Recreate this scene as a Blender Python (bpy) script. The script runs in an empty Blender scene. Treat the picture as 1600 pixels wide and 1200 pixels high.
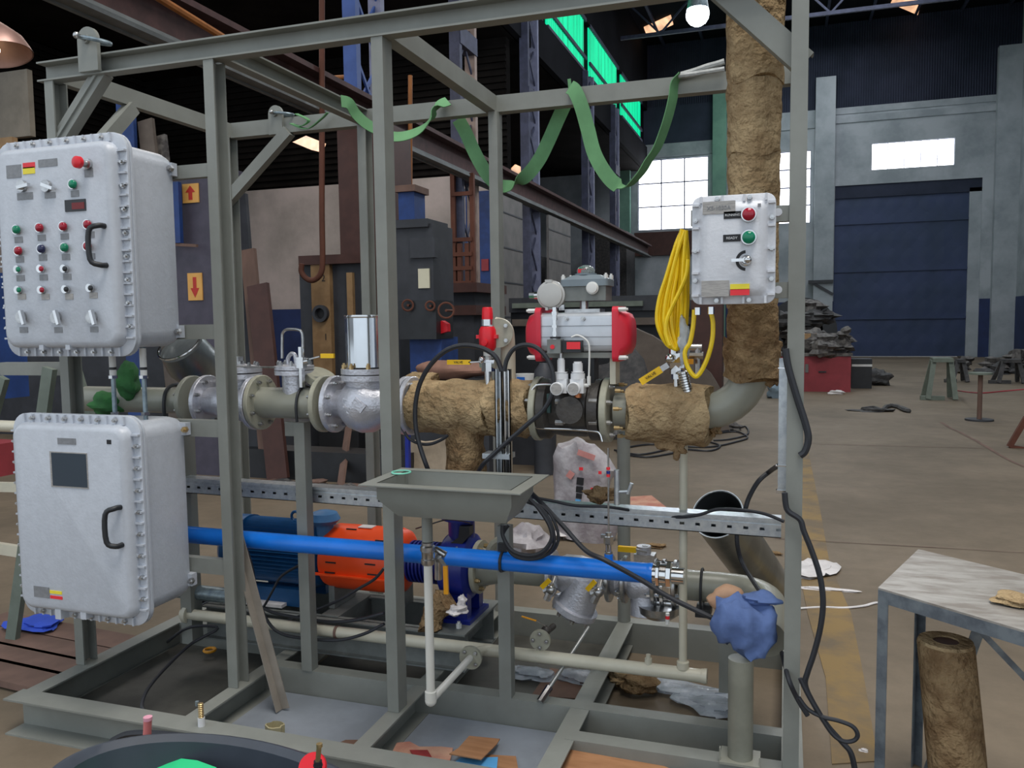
import bpy, bmesh, math, random
from mathutils import Vector, Matrix
random.seed(7)
pi = math.pi
# ---------------------------------------------------------------- camera
FL = 1288.32
YAW, PIT, ROL = math.radians(18.431), math.radians(4.392), math.radians(-0.754)
CAM = Vector((0, 0, 1.64))
_cy, _sy = math.cos(YAW), math.sin(YAW)
FWD = Vector((-_sy*math.cos(PIT), _cy*math.cos(PIT), -math.sin(PIT)))
_r0 = Vector((_cy, _sy, 0)); _u0 = _r0.cross(FWD)
RGT = _r0*math.cos(ROL) + _u0*math.sin(ROL); UPV = RGT.cross(FWD)
cd = bpy.data.cameras.new('camera'); cam = bpy.data.objects.new('camera', cd)
bpy.context.scene.collection.objects.link(cam)
cam.matrix_world = Matrix(((RGT.x, UPV.x, -FWD.x, CAM.x), (RGT.y, UPV.y, -FWD.y, CAM.y), (RGT.z, UPV.z, -FWD.z, CAM.z), (0, 0, 0, 1)))
cd.sensor_fit = 'HORIZONTAL'; cd.sensor_width = 36; cd.lens = FL/1600*36; cd.clip_start = .05; cd.clip_end = 200
bpy.context.scene.camera = cam
# ---------------------------------------------------------------- world, view
sc = bpy.context.scene
sc.view_settings.view_transform = 'Standard'; sc.view_settings.look = 'None'
sc.view_settings.gamma = 1; sc.view_settings.use_curve_mapping = False
sc.view_settings.exposure = 0.0
w = bpy.data.worlds.new('world'); sc.world = w; w.use_nodes = True
w.node_tree.nodes['Background'].inputs[0].default_value = (.80, .90, 1.0, 1)
w.node_tree.nodes['Background'].inputs[1].default_value = 1.15
sc.cycles.max_bounces = 7; sc.cycles.diffuse_bounces = 3; sc.cycles.glossy_bounces = 3
sc.cycles.transmission_bounces = 4; sc.cycles.transparent_max_bounces = 6
sc.cycles.use_denoising = True; sc.cycles.sample_clamp_indirect = 4; sc.cycles.caustics_reflective = False; sc.cycles.caustics_refractive = False
def area(name, loc, sx, sy, power, col=(1, 1, 1), rot=(0, 0, 0)):
    l = bpy.data.lights.new(name, 'AREA'); l.shape = 'RECTANGLE'; l.size = sx; l.size_y = sy; l.energy = power; l.color = col
    o = bpy.data.objects.new(name, l); o.location = loc; o.rotation_euler = rot; sc.collection.objects.link(o); return o
# daylight falling through the roof lights over the near bays
area('roof_daylight', (1.2, .5, 12.6), 5, 9, 1350, (1, .965, .91))
area('aisle_fill', (-9, 11.5, 7.7), 3, 9, 300, (1, .94, .88))  # added lamp to brighten the dim left aisle; no opening above it
area('roof_daylight', (1.2, 24, 12.4), 6, 20, 950, (.9, .95, 1))
def plight(name, loc, power, r, col):
    l = bpy.data.lights.new(name, 'POINT'); l.energy = power; l.shadow_soft_size = r; l.color = col
    o = bpy.data.objects.new(name, l); o.location = loc; sc.collection.objects.link(o)
# ---------------------------------------------------------------- pixel -> point on a plane of the place
def ray(x, y): return RGT*((x-800)/FL) - UPV*((y-600)/FL) + FWD
def PY(x, y, Y): d = ray(x, y); return CAM + d*(Y/d.y)
def PZ(x, y, Z): d = ray(x, y); return CAM + d*((Z-1.64)/d.z)
def PX(x, y, X): d = ray(x, y); return CAM + d*(X/d.x)
def V(*a): return Vector(a)
# ---------------------------------------------------------------- materials
def lin(c):
    return tuple(((v/255)/12.92 if v/255 <= .04045 else ((v/255+.055)/1.055)**2.4) for v in c)
MATS = {}
def mat(name, rgb, rough=.55, metal=0.0, var=.12, scale=6, bump=0.0, bscale=60, rgb2=None, stretch=(1, 1, 1), spec=.5, rvar=0, mix=(.4, .62), trans=0, alpha=1):
    m = bpy.data.materials.new(name); m.use_nodes = True; nt = m.node_tree; N = nt.nodes; L = nt.links
    b = N['Principled BSDF']; b.inputs['Roughness'].default_value = rough; b.inputs['Metallic'].default_value = metal
    b.inputs['Specular IOR Level'].default_value = spec
    if trans: b.inputs['Transmission Weight'].default_value = trans
    if alpha < 1: b.inputs['Alpha'].default_value = alpha
    tc = N.new('ShaderNodeTexCoord'); mp = N.new('ShaderNodeMapping'); mp.inputs['Scale'].default_value = stretch
    L.new(tc.outputs['Object'], mp.inputs['Vector'])
    n = N.new('ShaderNodeTexNoise'); n.inputs['Scale'].default_value = scale; n.inputs['Detail'].default_value = 6; n.inputs['Roughness'].default_value = .6
    L.new(mp.outputs[0], n.inputs['Vector'])
    r = N.new('ShaderNodeValToRGB'); c = lin(rgb)
    r.color_ramp.elements[0].position, r.color_ramp.elements[1].position = mix
    if rgb2 is None:
        a, d = tuple(v*(1-var) for v in c), tuple(min(1, v*(1+var)) for v in c)
    else: a, d = c, lin(rgb2)
    r.color_ramp.elements[0].color = (*a, 1); r.color_ramp.elements[1].color = (*d, 1)
    L.new(n.outputs['Fac'], r.inputs[0]); L.new(r.outputs[0], b.inputs['Base Color'])
    if rvar:
        mr = N.new('ShaderNodeMapRange'); mr.inputs[3].default_value = max(0.05, rough-rvar); mr.inputs[4].default_value = min(1, rough+rvar)
        L.new(n.outputs['Fac'], mr.inputs[0]); L.new(mr.outputs[0], b.inputs['Roughness'])
    if bump:
        n2 = N.new('ShaderNodeTexNoise'); n2.inputs['Scale'].default_value = bscale; n2.inputs['Detail'].default_value = 5
        L.new(mp.outputs[0], n2.inputs['Vector']); bp = N.new('ShaderNodeBump'); bp.inputs['Strength'].default_value = min(1, bump); bp.inputs['Distance'].default_value = .03 if name.startswith('wool') else .01
        L.new(n2.outputs['Fac'], bp.inputs['Height']); L.new(bp.outputs[0], b.inputs['Normal'])
    MATS[name] = m; return m
def emis(name, rgb, strength, base=(200, 200, 200), wave=None):
    m = mat(name, base, .5); b = m.node_tree.nodes['Principled BSDF']
    b.inputs['Emission Color'].default_value = (*lin(rgb), 1); b.inputs['Emission Strength'].default_value = strength
    if wave:
        N = m.node_tree.nodes; L = m.node_tree.links
        n = N.new('ShaderNodeTexNoise'); n.inputs['Scale'].default_value = 1.2; tc = N.new('ShaderNodeTexCoord'); mp = N.new('ShaderNodeMapping'); mp.inputs['Scale'].default_value = wave
        L.new(tc.outputs['Object'], mp.inputs[0]); L.new(mp.outputs[0], n.inputs['Vector'])
        mr = N.new('ShaderNodeMapRange'); mr.inputs[1].default_value = .35; mr.inputs[2].default_value = .65; mr.inputs[3].default_value = strength*.55; mr.inputs[4].default_value = strength*1.15
        L.new(n.outputs['Fac'], mr.inputs[0]); L.new(mr.outputs[0], b.inputs['Emission Strength'])
    return m
mat('frame', (134, 136, 130), .48, var=.07, scale=5)
mat('frame_worn', (118, 122, 120), .5, var=.15, scale=9); mat('shaded_plate', (74, 73, 68), .6, var=.3, scale=4)  # drip tray and left plate darkened: shade beneath the equipment put into colour
mat('plate', (132, 138, 146), .42, rgb2=(150, 156, 166), scale=3, rvar=.12)
mat('white_paint', (192, 197, 206), .33, var=.03, scale=30, bump=.12, bscale=90)
mat('white_paint2', (212, 214, 220), .4, var=.03, scale=30, bump=.12, bscale=120)
mat('label_grey', (132, 134, 138), .4, var=.1, scale=60)
mat('label_silver', (176, 172, 168), .35, rgb2=(150, 147, 144), scale=40, stretch=(1, 1, 8))
mat('red_lens', (160, 22, 46), .18, var=.1); mat('green_lens', (10, 130, 95), .18, var=.1); mat('dark_lens', (40, 45, 80), .18)
mat('red_paint', (225, 30, 45), .35, var=.06); mat('red_cap', (214, 40, 62), .38, var=.05)
mat('yellow_label', (245, 225, 60), .5, var=.04); mat('red_label', (240, 50, 60), .5, var=.04)
mat('black', (38, 40, 44), .45, var=.15); mat('black_rubber', (40, 42, 48), .5, var=.1); mat('ink', (30, 30, 34), .6, var=.1)
mat('screen', (62, 74, 86), .15, var=.06, scale=2)
mat('chrome', (215, 215, 215), .16, 1, var=.08); mat('steel', (185, 185, 185), .3, 1, var=.15, scale=30)
mat('galv', (208, 214, 218), .33, .8, rgb2=(186, 193, 200), scale=40, rvar=.08)
mat('galv_dull', (150, 165, 172), .4, .6, rgb2=(120, 135, 145), scale=30)
mat('cast_silver', (205, 206, 214), .34, .55, var=.05, scale=40, bump=.25, bscale=120)
mat('pipe_grey', (150, 150, 138), .3, var=.05, scale=8, rvar=.05)
mat('pipe_cream', (208, 203, 184), .3, var=.05, scale=7); mat('pvc', (222, 220, 212), .3, var=.03)
mat('flange_paint', (165, 163, 146), .38, var=.08, scale=20)
mat('wool', (184, 160, 124), .95, rgb2=(154, 130, 98), scale=11, bump=1.0, bscale=38, spec=.1)
mat('wool_dark', (164, 138, 104), .95, rgb2=(130, 104, 76), scale=14, bump=1.0, bscale=50, spec=.1)
mat('blue_pipe', (22, 118, 222), .3, var=.08, scale=6); mat('motor_blue', (20, 78, 128), .4, var=.12, scale=12)
mat('pump_blue', (22, 38, 128), .32, var=.12); mat('orange', (255, 82, 26), .42, var=.04)
mat('yellow_handle', (250, 200, 20), .38, var=.03); mat('yellow_cable', (250, 212, 28), .35, var=.05, scale=20)
mat('amber', (235, 160, 30), .38, var=.04)
mat('black_valve', (52, 48, 46), .45, rgb2=(70, 66, 62), scale=12, bump=.2, bscale=60)
mat('actuator', (206, 210, 216), .32, .45, var=.04, scale=12); mat('box_blue_grey', (122, 134, 142), .4, var=.05)
mat('cast_grey', (190, 188, 184), .4, .3, var=.04); mat('gauge_white', (225, 226, 228), .35, var=.02); mat('white_plastic', (225, 225, 222), .35, var=.03)
mat('brass', (196, 170, 124), .35, .8, var=.1); mat('copper', (190, 120, 80), .35, .7)
mat('bag', (190, 186, 190), .4, rgb2=(152, 144, 150), scale=7, bump=.9, bscale=16); mat('bag_pink', (205, 140, 135), .5, var=.1)
mat('clear_film', (190, 200, 212), .15, var=.2, scale=9, bump=1, bscale=20, alpha=.55)
mat('white_film', (225, 220, 220), .4, var=.1, scale=9, bump=1, bscale=20)
mat('blue_cloth', (100, 122, 172), .85, var=.14, scale=5, bump=.3, bscale=40, spec=.2); mat('strap', (104, 152, 108), .7, var=.12, scale=5, spec=.2)
mat('sling', (176, 178, 176), .8, var=.15, scale=20, bump=.5)
mat('tan_leather', (190, 150, 120), .7, var=.12); mat('cardboard', (176, 128, 90), .8, rgb2=(158, 112, 76), scale=5, stretch=(1, 6, 1))
mat('cardboard_pink', (205, 160, 135), .8, rgb2=(185, 120, 105), scale=6)
mat('sky_blue_card', (96, 176, 236), .6, var=.05); mat('red_stain', (150, 50, 50), .7, var=.2)
mat('duct', (150, 156, 156), .3, .8, rgb2=(120, 126, 128), scale=4, stretch=(1, 1, .2)); mat('duct_inner_shade', (52, 56, 58), .6)
mat('table_top', (176, 172, 166), .42, .2, rgb2=(140, 132, 124), scale=7, stretch=(1, 3, 1), rvar=.2, bump=.3, bscale=12)
mat('table_steel', (138, 148, 156), .38, .5, rgb2=(108, 116, 126), scale=14)
mat('tub', (62, 68, 78), .4, var=.08, scale=8); mat('tub_green', (48, 205, 135), .55, var=.06); mat('pink_cup', (222, 130, 130), .4, var=.05); mat('pink_light', (240, 170, 190), .4)
mat('spanner', (170, 172, 170), .35, .7)
# building
mat('plaster', (178, 184, 190), .85, rgb2=(148, 156, 162), scale=.7, bump=.2, bscale=8, spec=.2)
mat('plaster_green', (128, 168, 150), .85, rgb2=(108, 146, 132), scale=.8, spec=.2)
mat('plaster_pink', (188, 176, 172), .85, rgb2=(148, 142, 136), scale=.45, spec=.2)
mat('dado_blue', (32, 48, 92), .6, var=.15, scale=2); mat('door_blue', (54, 68, 104), .6, rgb2=(44, 60, 88), scale=.5)
mat('dark_sheet', (60, 65, 82), .8, rgb2=(48, 54, 68), scale=.6, spec=.15); mat('dark_roof', (28, 29, 33), .9, var=.2, scale=.5, spec=.05)
mat('dark_louver', (27, 25, 24), .9, var=.3, scale=1, spec=.05)
mat('lattice_blue', (58, 86, 150), .6, var=.12, scale=3); mat('lattice_dark', (62, 66, 88), .65, var=.2); mat('lattice_tan', (150, 132, 124), .7, var=.1)
mat('lattice_pale', (120, 124, 150), .6, var=.1)
mat('girder', (112, 116, 116), .6, var=.2, scale=2); mat('girder_red', (72, 46, 44), .7, var=.2); mat('orange_pipe', (150, 92, 40), .6, var=.15)
mat('sheet_panel', (116, 112, 110), .6, rgb2=(98, 96, 94), scale=2); mat('rust', (98, 58, 44), .8, var=.2, scale=2)
mat('machine_dark', (56, 58, 64), .55, var=.2, scale=3); mat('machine_blue', (34, 64, 124), .55, var=.15); mat('machine_brown', (74, 46, 40), .6, var=.12)
mat('machine_wood', (160, 128, 90), .7, rgb2=(134, 104, 70), scale=4); mat('plank', (112, 88, 78), .8, var=.2, scale=3, stretch=(1, 1, .3))
mat('paper', (220, 215, 190), .7, var=.03); mat('junk', (74, 70, 70), .7, rgb2=(120, 116, 112), scale=12); mat('junk2', (58, 58, 60), .7, rgb2=(80, 78, 78), scale=12)
mat('red_box', (150, 56, 64), .6, var=.15, scale=2); mat('trestle', (112, 122, 112), .65, var=.12); mat('tarp', (108, 98, 90), .85, var=.15, scale=3)
mat('sign_yellow', (226, 170, 90), .6, var=.06); mat('sign_red', (190, 50, 40), .6, var=.06); mat('brownish', (112, 84, 70), .75, var=.15)
mat('green_cloth', (60, 128, 66), .8, rgb2=(44, 88, 52), scale=4, bump=.5, bscale=20)
mat('copper_lamp', (176, 140, 130), .4, .5, var=.1, scale=6)
mat('yellow_line', (148, 124, 84), .75, rgb2=(120, 106, 88), scale=2.5, mix=(.42, .6), spec=.25)
emis('window_light', (245, 248, 255), 4.5); emis('green_glow', (0, 225, 160), 1.05, (20, 120, 90), wave=(1, 2.5, .12))
emis('sky_peach', (255, 196, 150), 1.2, wave=(3, .6, 3)); emis('lamp_glow', (235, 245, 255), 14); emis('bulb', (255, 235, 190), 4); emis('display_red', (200, 40, 40), .10, (80, 20, 24))
def floor_mat():
    m = mat('concrete', (126, 112, 94), .66, rgb2=(108, 96, 80), scale=.55, bump=.15, bscale=14, rvar=.14, spec=.45)
    N = m.node_tree.nodes; L = m.node_tree.links; b = N['Principled BSDF']; base = b.inputs['Base Color'].links[0].from_socket
    tc = N.new('ShaderNodeTexCoord'); n = N.new('ShaderNodeTexNoise'); n.inputs['Scale'].default_value = 5; n.inputs['Detail'].default_value = 9; n.inputs['Roughness'].default_value = .7
    L.new(tc.outputs['Object'], n.inputs['Vector']); r = N.new('ShaderNodeValToRGB'); r.color_ramp.elements[0].position = .35; r.color_ramp.elements[0].color = (.72, .7, .68, 1)
    r.color_ramp.elements[1].position = .6; r.color_ramp.elements[1].color = (1.05, 1.05, 1.05, 1)
    L.new(n.outputs['Fac'], r.inputs[0]); mx = N.new('ShaderNodeMix'); mx.data_type = 'RGBA'; mx.blend_type = 'MULTIPLY'; mx.inputs[0].default_value = .5
    L.new(base, mx.inputs[6]); L.new(r.outputs[0], mx.inputs[7]); L.new(mx.outputs[2], b.inputs['Base Color'])
floor_mat()
# ---------------------------------------------------------------- mesh collector
def basis(d):
    d = Vector(d).normalized(); a = Vector((0, 0, 1)) if abs(d.z) < .9 else Vector((0, 1, 0))
    s = d.cross(a).normalized(); return s, s.cross(d).normalized(), d
def smooth_pts(P, k=6, closed=False):
    P = [Vector(p) for p in P]; n = len(P)
    if n < 3: return P
    out = []
    rng = range(n if closed else n-1)
    for i in rng:
        if closed: a, b, c, d = P[(i-1) % n], P[i], P[(i+1) % n], P[(i+2) % n]
        else: a, b, c, d = P[max(i-1, 0)], P[i], P[i+1], P[min(i+2, n-1)]
        for j in range(k):
            t = j/k; out.append(.5*((2*b)+(c-a)*t+(2*a-5*b+4*c-d)*t*t+(3*b-a-3*c+d)*t**3))
    if not closed: out.append(P[-1])
    return out
def rrect(w, h, r, n=5, cx=0, cz=0):
    o = []
    for (sx, sz, a0) in ((1, 1, 0), (-1, 1, pi/2), (-1, -1, pi), (1, -1, 1.5*pi)):
        for i in range(n+1):
            a = a0+i/n*pi/2; o.append((cx+sx*(w/2-r)+r*math.cos(a), cz+sz*(h/2-r)+r*math.sin(a)))
    return o
class MB:
    def __init__(s): s.bm = bmesh.new()
    def mesh(s, vs, fs):
        b = [s.bm.verts.new(v) for v in vs]
        for f in fs:
            try: s.bm.faces.new([b[i] for i in f])
            except ValueError: pass
        return s
    def bb(s, a, b):
        x0, x1 = sorted((a[0], b[0])); y0, y1 = sorted((a[1], b[1])); z0, z1 = sorted((a[2], b[2]))
        return s.mesh([(x0, y0, z0), (x1, y0, z0), (x1, y1, z0), (x0, y1, z0), (x0, y0, z1), (x1, y0, z1), (x1, y1, z1), (x0, y1, z1)],
                      [(0, 3, 2, 1), (4, 5, 6, 7), (0, 1, 5, 4), (1, 2, 6, 5), (2, 3, 7, 6), (3, 0, 4, 7)])
    def box(s, c, size, rot=None):
        c = Vector(c); h = Vector(size)/2; R = rot if rot else Matrix.Identity(3)
        vs = [c+R@Vector((sx*h.x, sy*h.y, sz*h.z)) for sz in (-1, 1) for sy in (-1, 1) for sx in (-1, 1)]
        return s.mesh(vs, [(0, 2, 3, 1), (4, 5, 7, 6), (0, 1, 5, 4), (1, 3, 7, 5), (3, 2, 6, 7), (2, 0, 4, 6)])
    def loft(s, rings, cap=True, closed=False):
        n = len(rings[0]); vs = [v for r in rings for v in r]; fs = []; m = len(rings)
        for i in range(m if closed else m-1):
            for j in range(n):
                a = i*n+j; b = i*n+(j+1) % n; k = ((i+1) % m)*n; fs.append((a, b, k+(j+1) % n, k+j))
        if cap and not closed: fs += [tuple(reversed(range(n))), tuple((m-1)*n+j for j in range(n))]
        return s.mesh(vs, fs)
    def lathe(s, prof, p0, ax, n=24, cap=True, sx=1, sy=1):
        u, v, d = basis(ax); p0 = Vector(p0)
        return s.loft([[p0+d*t+u*(r*sx*math.cos(2*pi*j/n))+v*(r*sy*math.sin(2*pi*j/n)) for j in range(n)] for t, r in prof], cap)
    def cyl(s, p0, p1, r, r1=None, n=16):
        p0, p1 = Vector(p0), Vector(p1); L = (p1-p0).length
        return s.lathe([(0, r), (L, r if r1 is None else r1)], p0, p1-p0, n)
    def tube(s, pts, r, n=8, sm=True, closed=False, k=6):
        P = smooth_pts(pts, k, closed) if sm else [Vector(p) for p in pts]
        rings = []; u = None; m = len(P)
        for i, p in enumerate(P):
            t = (P[(i+1) % m]-P[(i-1) % m]) if closed else (P[min(i+1, m-1)]-P[max(i-1, 0)])
            if t.length < 1e-9: t = Vector((0, 0, 1))
            t.normalize()
            if u is None: u = basis(t)[0]
            u = (u-t*u.dot(t)); u = basis(t)[0] if u.length < 1e-5 else u.normalized(); v = t.cross(u)
            rr = r(i/(m-1)) if callable(r) else r
            rings.append([p+u*(rr*math.cos(2*pi*j/n))+v*(rr*math.sin(2*pi*j/n)) for j in range(n)])
        return s.loft(rings, True, closed)
    def ribbon(s, pts, wid, th=.003, side=None, k=6):
        P = smooth_pts(pts, k); m = len(P); rings = []
        for i, p in enumerate(P):
            t = (P[min(i+1, m-1)]-P[max(i-1, 0)]).normalized()
            sd = Vector(side(i/(m-1)) if callable(side) else side) if side is not None else Vector((0, 1, 0)); sd = (sd-t*sd.dot(t)).normalized(); nn = t.cross(sd)
            rings.append([p+sd*wid/2+nn*th/2, p-sd*wid/2+nn*th/2, p-sd*wid/2-nn*th/2, p+sd*wid/2-nn*th/2])
        return s.loft(rings)
    def sweep(s, prof, p0, p1, up):
        p0, p1 = Vector(p0), Vector(p1); d = (p1-p0).normalized(); up = Vector(up); up = (up-d*up.dot(d)).normalized(); sd = d.cross(up)
        return s.loft([[p+sd*a+up*b for a, b in prof] for p in (p0, p1)])
    def ext(s, poly, vec):
        v = Vector(vec); return s.loft([[Vector(p) for p in poly], [Vector(p)+v for p in poly]])
    def sph(s, c, r, sc_=(1, 1, 1), n=16):
        c = Vector(c); rings = []
        for i in range(1, n//2):
            a = pi*i/(n//2); rings.append([c+Vector((r*sc_[0]*math.sin(a)*math.cos(2*pi*j/n), r*sc_[1]*math.sin(a)*math.sin(2*pi*j/n), -r*sc_[2]*math.cos(a))) for j in range(n)])
        return s.loft(rings)
    def blob(s, c, sz, seed=0, amp=.25, n=14, f=3.0):
        c = Vector(c); rnd = random.Random(seed); ph = [rnd.uniform(0, 6.28) for _ in range(6)]; rings = []
        for i in range(1, n):
            a = pi*i/n; ring = []
            for j in range(n+4):
                t = 2*pi*j/(n+4); d = Vector((math.sin(a)*math.cos(t), math.sin(a)*math.sin(t), -math.cos(a)))
                q = 1+amp*(math.sin(f*d.x+ph[0])*math.sin(f*d.y+ph[1])+.6*math.sin(2*f*d.z+ph[2]+2*d.x)+.4*math.sin(3.3*f*d.x+ph[3])*math.cos(3*f*d.z+ph[4]))
                ring.append(c+Vector((d.x*sz[0], d.y*sz[1], d.z*sz[2]))*q)
            rings.append(ring)
        return s.loft(rings)
    def wave(s, amp, f, seed=0):
        ph = [random.Random(seed+i).uniform(0, 6.28) for i in range(3)]
        for v in s.bm.verts:
            p = v.co.copy(); v.co += Vector((math.sin(f*p.y+ph[0])+math.sin(1.7*f*p.z+ph[1]), math.sin(f*p.z+ph[1])+math.sin(1.9*f*p.x+ph[2]), math.sin(f*p.x+ph[2])+math.sin(1.6*f*p.y+ph[0])))*amp*.5
        return s
    def bevel(s, w, seg=2):
        es = [e for e in s.bm.edges if len(e.link_faces) == 2 and e.calc_face_angle(0) > .6]
        bmesh.ops.bevel(s.bm, geom=es, offset=w, segments=seg, affect='EDGES', clamp_overlap=True); return s
    def sub(s, n=1):
        bmesh.ops.subdivide_edges(s.bm, edges=s.bm.edges[:], cuts=n, use_grid_fill=True); return s
ORG = {}
COL = sc.collection
def build(mb, name, m, parent=None, label=None, org=None, ang=38):
    bmesh.ops.recalc_face_normals(mb.bm, faces=mb.bm.faces[:])
    if parent is not None: o0 = ORG[parent.name]
    elif org is not None: o0 = Vector(org)
    else:
        vs = [v.co for v in mb.bm.verts]; o0 = Vector(((min(v.x for v in vs)+max(v.x for v in vs))/2, (min(v.y for v in vs)+max(v.y for v in vs))/2, min(v.z for v in vs)))
    for v in mb.bm.verts: v.co -= o0
    A = math.radians(ang)
    for e in mb.bm.edges: e.smooth = len(e.link_faces) == 2 and e.calc_face_angle(0) < A
    for f in mb.bm.faces: f.smooth = True
    me = bpy.data.meshes.new(name); mb.bm.to_mesh(me); mb.bm.free(); me.materials.append(MATS[m] if isinstance(m, str) else m)
    o = bpy.data.objects.new(name, me); COL.objects.link(o)
    if parent is not None: o.parent = parent
    else: o.location = o0
    ORG[o.name] = o0
    if label: o['label'] = label
    return o
def thing(name, loc, label, cat, group=None):
    o = bpy.data.objects.new(name, None); o.empty_display_size = .05; COL.objects.link(o); o.location = loc; ORG[o.name] = Vector(loc)
    o['label'] = label; o['category'] = cat
    if group: o['group'] = group
    return o
def single(mb, name, m, label, cat, group=None):
    o = build(mb, name, m); o['label'] = label; o['category'] = cat
    if group: o['group'] = group
    return o
def struct(mb, name, m, parent=None):
    o = build(mb, name, m, parent)
    if parent is None: o['kind'] = 'structure'
    return o
def copies(src, pts, rots=None):
    out = []
    for i, p in enumerate(pts):
        o = src.copy(); COL.objects.link(o); o.parent = src.parent; o.location = Vector(p)-(ORG[src.parent.name] if src.parent else Vector()); 
        if rots: o.rotation_euler = rots[i]
        ORG[o.name] = Vector(p); out.append(o)
    return out
_bolt = {}
def bolts(parent, pts, ax, r=.009, l=.014, m='steel', name='bolt', stud=0):
    """one hex bolt mesh, then a copy for every place"""
    key = (round(r, 4), round(l, 4), m, tuple(ax), name, stud)
    for p in pts:
        if key not in _bolt:
            mb = MB(); mb.lathe([(0, r), (l, r)], (0, 0, 0), ax, 6); mb.lathe([(l, r*.55), (l+r*.7+stud, r*.55)], (0, 0, 0), ax, 8)
            me_o = build(mb, name, m, org=(0, 0, 0)); COL.objects.unlink(me_o); _bolt[key] = me_o.data; bpy.data.objects.remove(me_o)
        o = bpy.data.objects.new(name, _bolt[key]); COL.objects.link(o); o.parent = parent; o.location = Vector(p)-ORG[parent.name]; ORG[o.name] = Vector(p)
def ring_pts(c, ax, R, n, ph=0):
    u, v, d = basis(ax); c = Vector(c); return [c+u*(R*math.cos(2*pi*(i+ph)/n))+v*(R*math.sin(2*pi*(i+ph)/n)) for i in range(n)]
def text(parent, s, p, size, m, xdir=(1, 0, 0), zdir=(0, 0, 1), name='lettering', depth=.0008):
    cu = bpy.data.curves.new(name, 'FONT'); cu.body = s; cu.size = size; cu.extrude = depth; cu.align_x = 'CENTER'; cu.align_y = 'CENTER'
    to = bpy.data.objects.new(name, cu); COL.objects.link(to); dg = bpy.context.evaluated_depsgraph_get(); me = bpy.data.meshes.new_from_object(to.evaluated_get(dg))
    bpy.data.objects.remove(to); o = bpy.data.objects.new(name, me); COL.objects.link(o); me.materials.clear(); me.materials.append(MATS[m])
    x = Vector(xdir).normalized(); z = Vector(zdir).normalized(); y = x.cross(z)
    M = Matrix(((x.x, z.x, x.cross(z).x), (x.y, z.y, x.cross(z).y), (x.z, z.z, x.cross(z).z)))
    o.parent = parent; o.matrix_local = Matrix.Translation(Vector(p)-ORG[parent.name])@M.to_4x4(); ORG[o.name] = ORG[parent.name]; return o
def chan(h, b, t=.006, open_side=1):
    """C profile: web at 0, flanges towards open_side; (side, up)"""
    s = open_side
    return [(0, 0), (s*b, 0), (s*b, t), (s*t, t), (s*t, h-t), (s*b, h-t), (s*b, h), (0, h)]
def sq(w, h): return [(-w/2, -h/2), (w/2, -h/2), (w/2, h/2), (-w/2, h/2)]
# ================================================================ building
YF = 36.0; XR = 8.2; XL = -5.7; XA = -16.0; ZR = 13.2
struct(MB().bb((-17, -13, -.2), (10, 37, 0)), 'floor', 'concrete')
struct(MB().bb((XL-.2, -13, ZR), (XR+.3, YF+.3, ZR+.2)), 'ceiling', 'dark_roof')
struct(MB().bb((XA-.3, 2, 8.0), (XL-.25, YF+.3, 8.2)), 'ceiling', 'dark_louver')
def holes(x0, x1, z0, z1, rects, y0, y1):
    """a wall in the XZ plane with rectangular openings"""
    xs = sorted({x0, x1, *[r[0] for r in rects], *[r[1] for r in rects]}); zs = sorted({z0, z1, *[r[2] for r in rects], *[r[3] for r in rects]}); mb = MB()
    for i in range(len(xs)-1):
        for j in range(len(zs)-1):
            cx, cz = (xs[i]+xs[i+1])/2, (zs[j]+zs[j+1])/2
            if x0 <= cx <= x1 and z0 <= cz <= z1 and not any(r[0] < cx < r[1] and r[2] < cz < r[3] for r in rects): mb.bb((xs[i], y0, zs[j]), (xs[i+1], y1, zs[j+1]))
    bmesh.ops.remove_doubles(mb.bm, verts=mb.bm.verts[:], dist=1e-4)
    return mb
W1 = (-6.15, -3.2, 5.45, 8.42); W2 = (-.38, .86, 5.45, 8.35); W3 = (3.12, 6.05, 7.4, 8.42); DR = (1.78, 7.03, 0, 6.85)
struct(holes(-16.3, XR+.3, 0, 9.9, [W1, W2, W3, DR], YF, YF+.3), 'wall_far', 'plaster')
struct(holes(-16.3, XR+.3, 0, 2.25, [DR], YF-.02, YF), 'wall_far', 'dado_blue')
mb = MB().bb((-16.3, YF+.05, 9.9), (XR+.3, YF+.3, ZR))
for i in range(160): mb.bb((-6.2+i*.09, YF, 9.9), (-6.2+i*.09+.04, YF+.05, ZR))
struct(mb, 'wall_far', 'dark_sheet')
mb = MB(); mb.bb((-2.4, YF-.04, 9.2), (1.0, YF, 9.9)); mb.bb((-6.4, YF-.06, 8.5), (-3.0, YF-.0, 9.05)); mb.bb((1.75, YF-.05, 9.3), (7.4, YF, 9.55)); mb.bb((1.75, YF-.03, 9.65), (7.4, YF, 9.9))
struct(mb, 'trim_1', 'plaster')
struct(MB().bb((-6.3, YF-.05, 9.06), (-3, YF-.01, 10.6)), 'trim_2', 'dark_sheet')
for i, (x0, x1, z1, m) in enumerate(((-7.05, -6.45, 11, 'plaster_green'), (-3.0, -2.45, 11, 'plaster_green'), (1.0, 1.74, 11.1, 'plaster'), (7.4, 8.2, 11.6, 'plaster'))):
    struct(MB().bb((x0, YF-.3, 0), (x1, YF-.02, z1)), 'trim_%d' % (i+3), m)
struct(MB().bb((-6.3, YF-.12, 4.35), (-3, YF-.02, 5.35)), 'trim_8', 'machine_brown')
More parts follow.
